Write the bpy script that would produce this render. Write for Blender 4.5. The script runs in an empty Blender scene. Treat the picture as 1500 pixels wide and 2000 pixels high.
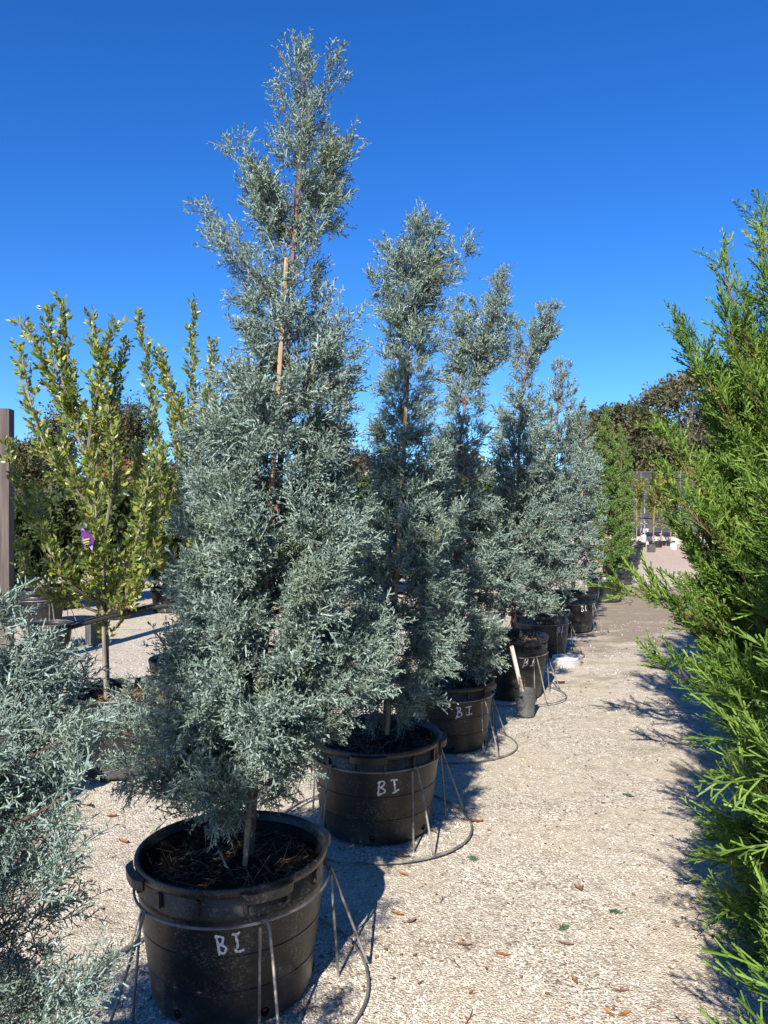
import bpy, math, random
import numpy as np
from mathutils import Vector, Matrix

# ------------------------------------------------------------------ camera, sky, sun, exposure
scene = bpy.context.scene
COL = scene.collection
CAM_H, F = 1.65, 1500.0            # eye height (m); focal length in photo pixels
def PX(px, d): return (px - 750.0) / F * d
def PZ(py, d): return CAM_H - (py - 1000.0) / F * d

cam_data = bpy.data.cameras.new('camera')
cam_data.sensor_fit = 'VERTICAL'
cam_data.sensor_height = 36.0
cam_data.lens = 27.0
cam_data.clip_start = 0.05
cam_data.clip_end = 2000.0
cam = bpy.data.objects.new('camera', cam_data)
COL.objects.link(cam)
cam.location = (0, 0, CAM_H)
cam.rotation_euler = (math.radians(90), 0, 0)
scene.camera = cam

SUN_AZ, SUN_EL = math.radians(16), math.radians(33)      # shadows run away from the camera, a little to its right
world = bpy.data.worlds.new('World')
scene.world = world
world.use_nodes = True
wn, wl = world.node_tree.nodes, world.node_tree.links
wn.clear()
sky = wn.new('ShaderNodeTexSky')
sky.sky_type = 'NISHITA'
sky.sun_disc = False
sky.sun_elevation = SUN_EL
sky.sun_rotation = math.pi + SUN_AZ
sky.altitude = 0
sky.air_density = 1.0
sky.dust_density = 0.1
sky.ozone_density = 3.0
hs = wn.new('ShaderNodeHueSaturation')
hs.inputs['Saturation'].default_value = 1.3
hs.inputs['Value'].default_value = 1.0
bg = wn.new('ShaderNodeBackground')
bg.inputs['Strength'].default_value = 0.092
wo = wn.new('ShaderNodeOutputWorld')
wl.new(sky.outputs[0], hs.inputs['Color'])
tint = wn.new('ShaderNodeMix')                # clear, deep autumn blue over the whole dome
tint.data_type = 'RGBA'
tint.blend_type = 'MULTIPLY'
tint.inputs['Factor'].default_value = 1.0
tint.inputs['B'].default_value = (0.42, 0.66, 1.0, 1)
wl.new(hs.outputs[0], tint.inputs['A'])
wl.new(tint.outputs['Result'], bg.inputs['Color'])
wl.new(bg.outputs[0], wo.inputs['Surface'])

sun_data = bpy.data.lights.new('sun', 'SUN')
sun_data.energy = 5.0
sun_data.angle = math.radians(0.53)
sun_data.color = (1.0, 0.945, 0.86)
sun = bpy.data.objects.new('sun', sun_data)
COL.objects.link(sun)
light_dir = Vector((math.sin(SUN_AZ) * math.cos(SUN_EL), math.cos(SUN_AZ) * math.cos(SUN_EL), -math.sin(SUN_EL)))
sun.rotation_euler = light_dir.to_track_quat('-Z', 'Y').to_euler()

scene.view_settings.view_transform = 'Standard'
scene.view_settings.look = 'None'
scene.view_settings.exposure = 1.0
scene.view_settings.gamma = 1.0
scene.view_settings.use_curve_mapping = False
scene.render.engine = 'CYCLES'
scene.cycles.max_bounces = 5
scene.cycles.diffuse_bounces = 3
scene.cycles.transparent_max_bounces = 12
scene.cycles.use_denoising = True

rng = np.random.default_rng(7)
random.seed(7)

# ------------------------------------------------------------------ helpers
def link(o, parent=None):
    COL.objects.link(o)
    if parent is not None:
        o.parent = parent
    return o

def tag(o, label=None, cat=None, group=None, kind=None):
    if label: o['label'] = label
    if cat: o['category'] = cat
    if group: o['group'] = group
    if kind: o['kind'] = kind
    return o

def empty(name, loc=(0, 0, 0), rz=0.0):
    o = bpy.data.objects.new(name, None)
    o.location = loc
    o.rotation_euler = (0, 0, rz)
    o.empty_display_size = 0.1
    return link(o)

R = math.radians
def mesh_np(name, verts, tris, mat, smooth=False):
    """mesh from numpy arrays, triangles only"""
    verts = np.ascontiguousarray(verts, dtype=np.float32)
    tris = np.ascontiguousarray(tris, dtype=np.int32)
    me = bpy.data.meshes.new(name)
    me.vertices.add(len(verts))
    me.vertices.foreach_set('co', verts.ravel())
    me.loops.add(tris.size)
    me.loops.foreach_set('vertex_index', tris.ravel())
    me.polygons.add(len(tris))
    me.polygons.foreach_set('loop_start', np.arange(0, tris.size, 3, dtype=np.int32))
    me.polygons.foreach_set('loop_total', np.full(len(tris), 3, dtype=np.int32))
    if smooth:
        me.polygons.foreach_set('use_smooth', np.ones(len(tris), dtype=bool))
    me.update(calc_edges=True)
    if mat: me.materials.append(mat)
    return me

class MB:
    """collects tubes, boxes and lathes into one mesh"""
    def __init__(self): self.v, self.f, self.n = [], [], 0
    def add(self, verts, faces):
        self.v.extend([tuple(p) for p in verts])
        self.f.extend([tuple(i + self.n for i in f) for f in faces])
        self.n += len(verts)
    def box(self, c, s, rz=0.0, taper=1.0):
        x, y, z = s[0] / 2, s[1] / 2, s[2] / 2
        R = Matrix.Rotation(rz, 3, 'Z')
        vs = []
        for dz, k in ((-z, 1.0), (z, taper)):
            for dx, dy in ((-x, -y), (x, -y), (x, y), (-x, y)):
                vs.append(R @ Vector((dx * k, dy * k, dz)) + Vector(c))
        self.add(vs, [(3, 2, 1, 0), (4, 5, 6, 7), (0, 1, 5, 4), (1, 2, 6, 5), (2, 3, 7, 6), (3, 0, 4, 7)])
    def tube(self, pts, rad, n=6, closed=False, cap=True):
        pts = [Vector(p) for p in pts]
        m = len(pts)
        rad = rad if hasattr(rad, '__len__') else [rad] * m
        vs, fs = [], []
        up = Vector((0.13, 0.21, 1)).normalized()
        for i, p in enumerate(pts):
            a = pts[(i - 1) % m] if (closed or i > 0) else p
            b = pts[(i + 1) % m] if (closed or i < m - 1) else p
            t = (b - a)
            t = t.normalized() if t.length > 1e-9 else Vector((0, 0, 1))
            s = t.cross(up)
            if s.length < 0.15: s = t.cross(Vector((1, 0.1, 0)))
            s.normalize()
            w = s.cross(t)
            for k in range(n):
                an = 2 * math.pi * k / n
                vs.append(p + (s * math.cos(an) + w * math.sin(an)) * rad[i])
        for i in range(m if closed else m - 1):
            j = (i + 1) % m
            for k in range(n):
                l = (k + 1) % n
                fs.append((i * n + k, i * n + l, j * n + l, j * n + k))
        if cap and not closed:
            fs.append(tuple(range(n))[::-1])
            fs.append(tuple((m - 1) * n + k for k in range(n)))
        self.add(vs, fs)
    def lathe(self, prof, n=48, cap_bottom=False, cap_top=False, wob=None):
        vs, fs = [], []
        for r, z in prof:
            for k in range(n):
                a = 2 * math.pi * k / n
                q = wob(a, z) if wob else 1.0
                vs.append((r * q * math.sin(a), -r * q * math.cos(a), z))
        for i in range(len(prof) - 1):
            for k in range(n):
                l = (k + 1) % n
                fs.append((i * n + k, i * n + l, (i + 1) * n + l, (i + 1) * n + k))
        if cap_bottom: fs.append(tuple(range(n))[::-1])
        if cap_top: fs.append(tuple((len(prof) - 1) * n + k for k in range(n)))
        self.add(vs, fs)
    def mesh(self, name, mat, smooth=True, angle=40):
        me = bpy.data.meshes.new(name)
        me.from_pydata(self.v, [], self.f)
        me.update()
        if mat: me.materials.append(mat)
        if smooth:
            me.polygons.foreach_set('use_smooth', np.ones(len(me.polygons), dtype=bool))
            me.set_sharp_from_angle(angle=math.radians(angle))
        return me
    def build(self, name, mat, parent=None, smooth=True, angle=40):
        return link(bpy.data.objects.new(name, self.mesh(name, mat, smooth, angle)), parent)

def obj(name, me, parent=None, loc=None):
    o = bpy.data.objects.new(name, me)
    if loc is not None: o.location = loc
    return link(o, parent)

# ------------------------------------------------------------------ materials
def new_mat(name):
    m = bpy.data.materials.new(name)
    m.use_nodes = True
    nt = m.node_tree
    nt.nodes.clear()
    out = nt.nodes.new('ShaderNodeOutputMaterial')
    p = nt.nodes.new('ShaderNodeBsdfPrincipled')
    nt.links.new(p.outputs[0], out.inputs['Surface'])
    return m, nt, p, out

def ramp(nt, fac, stops, interp='LINEAR'):
    r = nt.nodes.new('ShaderNodeValToRGB')
    r.color_ramp.interpolation = interp
    els = r.color_ramp.elements
    while len(els) < len(stops): els.new(0.5)
    for e, (p, c) in zip(els, stops):
        e.position = p
        e.color = (*c, 1)
    nt.links.new(fac, r.inputs['Fac'])
    return r.outputs['Color']

def noise(nt, scale, detail=3.0, rough=0.55, coord='Object', stretch=None):
    tc = nt.nodes.new('ShaderNodeTexCoord')
    n = nt.nodes.new('ShaderNodeTexNoise')
    n.inputs['Scale'].default_value = scale
    n.inputs['Detail'].default_value = detail
    n.inputs['Roughness'].default_value = rough
    src = tc.outputs[coord]
    if stretch:
        mp = nt.nodes.new('ShaderNodeMapping')
        mp.inputs['Scale'].default_value = stretch
        nt.links.new(src, mp.inputs['Vector'])
        src = mp.outputs['Vector']
    nt.links.new(src, n.inputs['Vector'])
    return n.outputs['Fac']

def mix(nt, fac, a, b, mode='MIX'):
    m = nt.nodes.new('ShaderNodeMix')
    m.data_type = 'RGBA'
    m.blend_type = mode
    for s, v in ((m.inputs['Factor'], fac), (m.inputs['A'], a), (m.inputs['B'], b)):
        if hasattr(v, 'is_linked'): nt.links.new(v, s)
        elif hasattr(v, '__len__'): s.default_value = (*v, 1)
        else: s.default_value = v
    return m.outputs['Result']

def bump(nt, p, h, strength=0.3, dist=0.01):
    b = nt.nodes.new('ShaderNodeBump')
    b.inputs['Strength'].default_value = strength
    b.inputs['Distance'].default_value = dist
    nt.links.new(h, b.inputs['Height'])
    nt.links.new(b.outputs[0], p.inputs['Normal'])

def foliage_mat(name, stops, patch, patch_scale=6.0, patch_range=(0.45, 0.7), rough=0.6, trans=0.15, trans_col=(0.2, 0.3, 0.1), spec=0.3):
    m, nt, p, out = new_mat(name)
    geo = nt.nodes.new('ShaderNodeNewGeometry')
    c1 = ramp(nt, geo.outputs['Random Per Island'], stops)
    c2 = ramp(nt, noise(nt, patch_scale, 2.0), [(patch_range[0], (0, 0, 0)), (patch_range[1], (1, 1, 1))])
    c = mix(nt, c2, c1, patch)
    nt.links.new(c, p.inputs['Base Color'])
    p.inputs['Roughness'].default_value = rough
    p.inputs['Specular IOR Level'].default_value = spec
    if trans > 0:
        t = nt.nodes.new('ShaderNodeBsdfTranslucent')
        t.inputs['Color'].default_value = (*trans_col, 1)
        ms = nt.nodes.new('ShaderNodeMixShader')
        ms.inputs[0].default_value = trans
        nt.links.new(p.outputs[0], ms.inputs[1])
        nt.links.new(t.outputs[0], ms.inputs[2])
        nt.links.new(ms.outputs[0], out.inputs['Surface'])
    return m

M = {}
M['blue'] = foliage_mat('glaucous_cypress_foliage',
    [(0.0, (0.075, 0.105, 0.072)), (0.35, (0.155, 0.21, 0.17)), (0.75, (0.255, 0.33, 0.283)), (1.0, (0.335, 0.415, 0.37))],
    (0.17, 0.19, 0.09), 5.0, (0.54, 0.80), trans=0.10, trans_col=(0.16, 0.24, 0.17), spec=0.15)
M['green'] = foliage_mat('bright_green_cypress_foliage',
    [(0.0, (0.04, 0.078, 0.014)), (0.5, (0.10, 0.18, 0.026)), (1.0, (0.165, 0.27, 0.045))],
    (0.20, 0.275, 0.045), 3.5, (0.45, 0.75), trans=0.15, trans_col=(0.12, 0.26, 0.03), spec=0.25)
M['green_far'] = foliage_mat('dark_green_cypress_foliage',
    [(0.0, (0.045, 0.085, 0.022)), (0.5, (0.10, 0.175, 0.04)), (1.0, (0.17, 0.25, 0.06))],
    (0.17, 0.20, 0.06), 2.0, (0.5, 0.8), trans=0.1, spec=0.2)
M['leaf'] = foliage_mat('glossy_yellow_green_leaves',
    [(0.0, (0.05, 0.10, 0.02)), (0.4, (0.13, 0.19, 0.03)), (0.78, (0.23, 0.27, 0.045)), (0.97, (0.40, 0.35, 0.06)), (1.0, (0.36, 0.16, 0.05))],
    (0.05, 0.11, 0.025), 2.2, (0.55, 0.8), rough=0.35, trans=0.25, trans_col=(0.28, 0.34, 0.04), spec=0.5)
M['oak'] = foliage_mat('autumn_oak_leaves',
    [(0.0, (0.035, 0.04, 0.016)), (0.5, (0.085, 0.078, 0.036)), (1.0, (0.16, 0.125, 0.06))],
    (0.05, 0.068, 0.025), 0.35, (0.45, 0.65), trans=0.1, trans_col=(0.14, 0.12, 0.03))
M['olive'] = foliage_mat('olive_brown_foliage',
    [(0.0, (0.03, 0.038, 0.015)), (0.5, (0.06, 0.068, 0.025)), (1.0, (0.11, 0.095, 0.04))],
    (0.10, 0.065, 0.03), 1.2, (0.5, 0.75), trans=0.1, trans_col=(0.14, 0.14, 0.03))
M['holly'] = foliage_mat('dark_evergreen_leaves', [(0.0, (0.02, 0.035, 0.012)), (0.5, (0.04, 0.065, 0.02)), (1.0, (0.08, 0.10, 0.03))], (0.06, 0.07, 0.02), 2.0, (0.5, 0.75), rough=0.4, trans=0.1, trans_col=(0.08, 0.13, 0.02), spec=0.4)
M['rust'] = foliage_mat('rust_red_autumn_leaves',
    [(0.0, (0.07, 0.035, 0.015)), (0.5, (0.16, 0.075, 0.03)), (1.0, (0.28, 0.18, 0.06))],
    (0.10, 0.10, 0.03), 3.0, (0.5, 0.7), trans=0.2, trans_col=(0.35, 0.14, 0.03))
M['gold'] = foliage_mat('yellowing_leaves',
    [(0.0, (0.04, 0.075, 0.02)), (0.5, (0.12, 0.16, 0.035)), (1.0, (0.36, 0.31, 0.05))],
    (0.06, 0.12, 0.03), 1.5, (0.5, 0.7), trans=0.25, trans_col=(0.35, 0.33, 0.05))

def bark_mat(name, c1, c2, scale=30, stretch=(1, 1, 0.15), rough=0.85):
    m, nt, p, out = new_mat(name)
    f = noise(nt, scale, 4.0, 0.6, stretch=stretch)
    nt.links.new(ramp(nt, f, [(0.3, c1), (0.7, c2)]), p.inputs['Base Color'])
    p.inputs['Roughness'].default_value = rough
    bump(nt, p, f, 0.6, 0.004)
    return m
M['bark_red'] = bark_mat('reddish_cypress_bark', (0.09, 0.045, 0.035), (0.2, 0.11, 0.085))
M['bark_grey'] = bark_mat('grey_brown_bark', (0.10, 0.08, 0.06), (0.26, 0.22, 0.17))
M['bark_oak'] = bark_mat('pale_oak_bark', (0.16, 0.13, 0.10), (0.30, 0.26, 0.21), 4)
M['bark_ley'] = bark_mat('orange_brown_cypress_bark', (0.11, 0.05, 0.025), (0.24, 0.13, 0.075))
M['stake'] = bark_mat('tan_stake_wood', (0.20, 0.125, 0.075), (0.40, 0.28, 0.175), 40)
M['stake_white'] = bark_mat('bleached_stake_wood', (0.30, 0.22, 0.14), (0.52, 0.44, 0.33), 40)
M['post'] = bark_mat('weathered_grey_post_wood', (0.035, 0.026, 0.022), (0.12, 0.095, 0.08), 22, (1, 1, 0.06))

def plastic_mat(name, base, dust, rough=0.42):
    m, nt, p, out = new_mat(name)
    tc = nt.nodes.new('ShaderNodeTexCoord'); oi = nt.nodes.new('ShaderNodeObjectInfo')
    va = nt.nodes.new('ShaderNodeVectorMath'); va.operation = 'MULTIPLY_ADD'      # shift the pattern from pot to pot
    nt.links.new(oi.outputs['Location'], va.inputs[0]); va.inputs[1].default_value = (3.1, 2.3, 1.7); nt.links.new(tc.outputs['Object'], va.inputs[2])
    def nz(scale, det, rg, st=(1, 1, 1)):
        mp = nt.nodes.new('ShaderNodeMapping'); mp.inputs['Scale'].default_value = st
        nt.links.new(va.outputs[0], mp.inputs['Vector'])
        n = nt.nodes.new('ShaderNodeTexNoise'); n.inputs['Scale'].default_value = scale; n.inputs['Detail'].default_value = det; n.inputs['Roughness'].default_value = rg
        nt.links.new(mp.outputs[0], n.inputs['Vector'])
        return n.outputs['Fac']
    n1, n2, n3, n4 = nz(6.0, 5.0, 0.7), nz(120.0, 3.0, 0.7), nz(3.0, 4.0, 0.65, (1, 1, 0.35)), nz(26.0, 4.0, 0.7, (1, 1, 0.12))
    speck = ramp(nt, n2, [(0.52, (0, 0, 0)), (0.64, (1, 1, 1))])
    where = ramp(nt, n1, [(0.42, (0.05, 0.05, 0.05)), (0.62, (1, 1, 1))])
    sp = mix(nt, 1.0, speck, where, 'MULTIPLY')
    sz = nt.nodes.new('ShaderNodeSeparateXYZ'); nt.links.new(tc.outputs['Object'], sz.inputs[0])
    low = ramp(nt, sz.outputs[2], [(0.0, (0.75, 0.75, 0.75)), (0.13, (0, 0, 0))])      # splashed soil round the foot
    spl = mix(nt, 1.0, low, ramp(nt, n1, [(0.4, (0.2, 0.2, 0.2)), (0.65, (1, 1, 1))]), 'MULTIPLY')
    film = ramp(nt, n3, [(0.35, base), (0.75, tuple(b * 1.9 + 0.003 for b in base))])
    streak = ramp(nt, n4, [(0.60, (0, 0, 0)), (0.78, (0.35, 0.35, 0.35))])
    c = mix(nt, streak, film, tuple(d * 0.5 for d in dust))
    c = mix(nt, sp, c, dust)
    c = mix(nt, spl, c, tuple(d * 0.8 for d in dust))
    nt.links.new(c, p.inputs['Base Color'])
    r = ramp(nt, n3, [(0.3, (rough - .08,) * 3), (0.7, (rough + .2,) * 3)])
    nt.links.new(r, p.inputs['Roughness'])
    p.inputs['Specular IOR Level'].default_value = 0.45
    bump(nt, p, n3, 0.15, 0.012)
    return m
M['pot'] = plastic_mat('dusty_black_plastic', (0.007, 0.007, 0.0072), (0.115, 0.11, 0.10), 0.37)
M['pot_grey'] = plastic_mat('worn_grey_plastic', (0.045, 0.046, 0.047), (0.2, 0.2, 0.19), 0.5)

def simple_mat(name, col, rough=0.6, metal=0.0, var=0.25, scale=20, spec=0.4):
    m, nt, p, out = new_mat(name)
    f = noise(nt, scale, 4.0, 0.6)
    nt.links.new(ramp(nt, f, [(0.3, tuple(c * (1 - var) for c in col)), (0.7, tuple(min(1, c * (1 + var)) for c in col))]), p.inputs['Base Color'])
    p.inputs['Roughness'].default_value = rough
    p.inputs['Metallic'].default_value = metal
    p.inputs['Specular IOR Level'].default_value = spec
    return m
M['wire'] = simple_mat('galvanised_wire', (0.22, 0.205, 0.185), 0.55, 0.45, 0.5, 14)
M['pipe'] = simple_mat('galvanised_pipe', (0.36, 0.38, 0.40), 0.45, 0.4, 0.15, 8)
M['steel'] = simple_mat('dull_steel_pipe', (0.14, 0.145, 0.16), 0.6, 0.2, 0.2, 8)
M['paint'] = simple_mat('white_paint_pen', (0.62, 0.62, 0.60), 0.7, 0, 0.3, 90)
M['white'] = simple_mat('white_plastic', (0.50, 0.50, 0.485), 0.5, 0, 0.18, 9)
M['dull_white'] = simple_mat('dusty_white_plastic', (0.36, 0.36, 0.345), 0.6, 0, 0.15, 6)
M['grey'] = simple_mat('grey_concrete', (0.33, 0.32, 0.30), 0.85, 0, 0.25, 30)
M['soil'] = simple_mat('dark_bark_soil', (0.022, 0.015, 0.011), 0.95, 0, 0.5, 60, 0.1)
M['straw'] = simple_mat('dry_straw', (0.23, 0.15, 0.075), 0.85, 0, 0.5, 25, 0.2)
M['black'] = simple_mat('black_rubber', (0.012, 0.012, 0.012), 0.6, 0, 0.3, 20)
M['hole'] = simple_mat('drain_hole_inside', (0.004, 0.004, 0.004), 0.9, 0, 0.1, 20, 0.1)
M['purple'] = simple_mat('purple_tag_plastic', (0.15, 0.045, 0.25), 0.45, 0, 0.3, 30)
M['yellow'] = simple_mat('yellow_print', (0.42, 0.40, 0.10), 0.6, 0, 0.2, 60)
M['tie'] = simple_mat('green_tie_tape', (0.03, 0.19, 0.12), 0.5, 0, 0.15, 20)
M['block'] = simple_mat('pale_limestone_block', (0.40, 0.355, 0.31), 0.9, 0, 0.2, 3)
M['redsoil'] = simple_mat('reddish_soil', (0.32, 0.21, 0.15), 0.95, 0, 0.25, 2)
M['dead_leaf'] = foliage_mat('fallen_brown_leaf', [(0, (0.10, 0.05, 0.03)), (0.5, (0.20, 0.09, 0.04)), (1, (0.30, 0.17, 0.09))], (0.14, 0.08, 0.05), 3, trans=0.0)
M['orange_leaf'] = simple_mat('fallen_orange_leaf', (0.27, 0.105, 0.04), 0.7, 0, 0.35, 60)
M['tan_leaf'] = simple_mat('fallen_tan_leaf', (0.17, 0.10, 0.07), 0.75, 0, 0.35, 60)
M['twig_green'] = simple_mat('fallen_green_sprig', (0.05, 0.10, 0.045), 0.6, 0, 0.3, 60)

# shade cloth: woven mesh that lets some light through
m, nt, p, out = new_mat('dark_shade_cloth')
p.inputs['Base Color'].default_value = (0.035, 0.036, 0.042, 1)
p.inputs['Roughness'].default_value = 0.8
tr = nt.nodes.new('ShaderNodeBsdfTransparent')
ms = nt.nodes.new('ShaderNodeMixShader')
ms.inputs[0].default_value = 0.14
nt.links.new(p.outputs[0], ms.inputs[1]); nt.links.new(tr.outputs[0], ms.inputs[2])
nt.links.new(ms.outputs[0], out.inputs['Surface'])
M['cloth'] = m

# ground: crushed pale shell and limestone over packed tan fines
m, nt, p, out = new_mat('crushed_shell_ground')
tc = nt.nodes.new('ShaderNodeTexCoord')
vor = nt.nodes.new('ShaderNodeTexVoronoi'); vor.inputs['Scale'].default_value = 115.0
nt.links.new(tc.outputs['Object'], vor.inputs['Vector'])
vor2 = nt.nodes.new('ShaderNodeTexVoronoi'); vor2.inputs['Scale'].default_value = 240.0
nt.links.new(tc.outputs['Object'], vor2.inputs['Vector'])
sepc = nt.nodes.new('ShaderNodeSeparateColor'); nt.links.new(vor.outputs['Color'], sepc.inputs[0])
sepd = nt.nodes.new('ShaderNodeSeparateColor'); nt.links.new(vor2.outputs['Color'], sepd.inputs[0])
stones = ramp(nt, sepc.outputs[0], [(0.0, (0.26, 0.215, 0.16)), (0.2, (0.43, 0.37, 0.29)), (0.6, (0.58, 0.525, 0.435)), (0.9, (0.73, 0.675, 0.585)), (0.97, (0.17, 0.10, 0.07))])
fines = ramp(nt, sepd.outputs[0], [(0.0, (0.38, 0.315, 0.23)), (0.5, (0.53, 0.46, 0.35)), (1.0, (0.63, 0.56, 0.45))])
pk = ramp(nt, noise(nt, 1.1, 4.0, 0.6), [(0.42, (0, 0, 0)), (0.60, (1, 1, 1))])
c = mix(nt, pk, stones, fines)
mott = ramp(nt, noise(nt, 11.0, 6.0, 0.75), [(0.30, (0.70, 0.66, 0.60)), (0.50, (0.95, 0.94, 0.92)), (0.70, (1.08, 1.08, 1.08))])      # handfuls of darker and paler stone
c = mix(nt, 1.0, c, mott, 'MULTIPLY')
mott2 = ramp(nt, noise(nt, 40.0, 4.0, 0.75), [(0.34, (0.55, 0.50, 0.45)), (0.46, (1, 1, 1))])
c = mix(nt, 0.8, c, mott2, 'MULTIPLY')
# leaf mould and soil in scattered blotches; same brown thickens partway up the aisle
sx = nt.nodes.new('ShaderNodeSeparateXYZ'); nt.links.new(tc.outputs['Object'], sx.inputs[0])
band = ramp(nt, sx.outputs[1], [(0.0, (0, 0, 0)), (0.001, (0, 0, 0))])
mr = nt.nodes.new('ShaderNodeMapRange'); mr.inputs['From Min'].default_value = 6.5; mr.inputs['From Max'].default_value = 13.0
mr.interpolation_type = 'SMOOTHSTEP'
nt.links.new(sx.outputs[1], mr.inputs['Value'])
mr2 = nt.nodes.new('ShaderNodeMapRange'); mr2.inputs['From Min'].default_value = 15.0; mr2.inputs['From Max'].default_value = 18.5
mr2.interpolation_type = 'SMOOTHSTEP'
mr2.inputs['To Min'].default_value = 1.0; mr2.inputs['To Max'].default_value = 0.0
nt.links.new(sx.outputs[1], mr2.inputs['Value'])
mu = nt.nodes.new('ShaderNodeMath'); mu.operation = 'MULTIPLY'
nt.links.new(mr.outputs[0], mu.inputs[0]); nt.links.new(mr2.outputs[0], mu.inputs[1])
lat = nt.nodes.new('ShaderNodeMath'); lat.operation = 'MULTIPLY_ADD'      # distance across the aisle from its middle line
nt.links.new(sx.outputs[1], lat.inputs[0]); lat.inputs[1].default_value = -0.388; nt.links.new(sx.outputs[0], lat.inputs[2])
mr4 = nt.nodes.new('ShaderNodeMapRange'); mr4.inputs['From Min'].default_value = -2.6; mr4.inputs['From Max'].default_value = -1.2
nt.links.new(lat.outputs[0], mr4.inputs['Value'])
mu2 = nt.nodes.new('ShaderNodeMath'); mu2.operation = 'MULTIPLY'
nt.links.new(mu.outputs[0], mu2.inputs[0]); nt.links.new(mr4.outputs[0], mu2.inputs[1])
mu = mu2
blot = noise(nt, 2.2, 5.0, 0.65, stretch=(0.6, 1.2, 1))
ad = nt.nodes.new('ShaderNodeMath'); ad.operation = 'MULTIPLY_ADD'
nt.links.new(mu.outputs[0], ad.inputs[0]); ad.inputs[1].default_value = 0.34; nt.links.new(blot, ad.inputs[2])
brown_mask = ramp(nt, ad.outputs[0], [(0.56, (0, 0, 0)), (0.76, (0.8, 0.8, 0.8))])
c = mix(nt, brown_mask, c, (0.21, 0.16, 0.105))
moss = ramp(nt, noise(nt, 3.1, 4.0, 0.7), [(0.66, (0, 0, 0)), (0.76, (0.6, 0.6, 0.6))])
c = mix(nt, moss, c, (0.15, 0.15, 0.05))
# reddish soil beyond the end of the aisle
mr3 = nt.nodes.new('ShaderNodeMapRange'); mr3.inputs['From Min'].default_value = 19.0; mr3.inputs['From Max'].default_value = 26.0
nt.links.new(sx.outputs[1], mr3.inputs['Value'])
mr3.inputs['To Max'].default_value = 0.7
c = mix(nt, mr3.outputs[0], c, (0.44, 0.31, 0.225))
nt.links.new(c, p.inputs['Base Color'])
p.inputs['Roughness'].default_value = 0.92
p.inputs['Specular IOR Level'].default_value = 0.15
b1 = nt.nodes.new('ShaderNodeBump'); b1.inputs['Strength'].default_value = 0.5; b1.inputs['Distance'].default_value = 0.012
b1.invert = True
nt.links.new(vor.outputs['Distance'], b1.inputs['Height'])
b2 = nt.nodes.new('ShaderNodeBump'); b2.inputs['Strength'].default_value = 0.4; b2.inputs['Distance'].default_value = 0.03
nt.links.new(noise(nt, 6.0, 6.0, 0.7), b2.inputs['Height'])
nt.links.new(b1.outputs[0], b2.inputs['Normal'])
nt.links.new(b2.outputs[0], p.inputs['Normal'])
M['ground'] = m

M['chip'] = foliage_mat('pale_shell_chips', [(0, (0.22, 0.175, 0.135)), (0.12, (0.40, 0.345, 0.275)), (0.45, (0.61, 0.555, 0.47)), (0.85, (0.74, 0.69, 0.605)), (1, (0.80, 0.765, 0.70))],
                        (0.46, 0.40, 0.31), 1.3, (0.5, 0.8), rough=0.85, trans=0.0, spec=0.2)

# ------------------------------------------------------------------ ground
def ground_z(x, y):
    return 0.012 * np.sin(x * 1.3 + 0.7 * y) * np.sin(0.9 * y - 0.4 * x) - 0.012

gx = np.concatenate([[-400, -150, -60, -25], np.arange(-12, 14.1, 0.4), [25, 60, 150, 400]])
gy = np.concatenate([[-60, -20, -5], np.arange(-2, 22.1, 0.4), [26, 32, 40, 55, 80, 150, 300, 700]])
XX, YY = np.meshgrid(gx, gy)
near = np.clip((26 - np.hypot(XX, YY)) / 10, 0, 1)
ZZ = ground_z(XX, YY) * near
gv = np.stack([XX, YY, ZZ], -1).reshape(-1, 3)
nx, ny = len(gx), len(gy)
ii = (np.arange(ny - 1)[:, None] * nx + np.arange(nx - 1)[None, :]).ravel()
gt = np.concatenate([np.stack([ii, ii + 1, ii + nx + 1], 1), np.stack([ii, ii + nx + 1, ii + nx], 1)])
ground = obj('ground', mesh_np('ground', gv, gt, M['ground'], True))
tag(ground, 'pale crushed shell ground running between the rows of potted trees', kind='structure')

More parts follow.
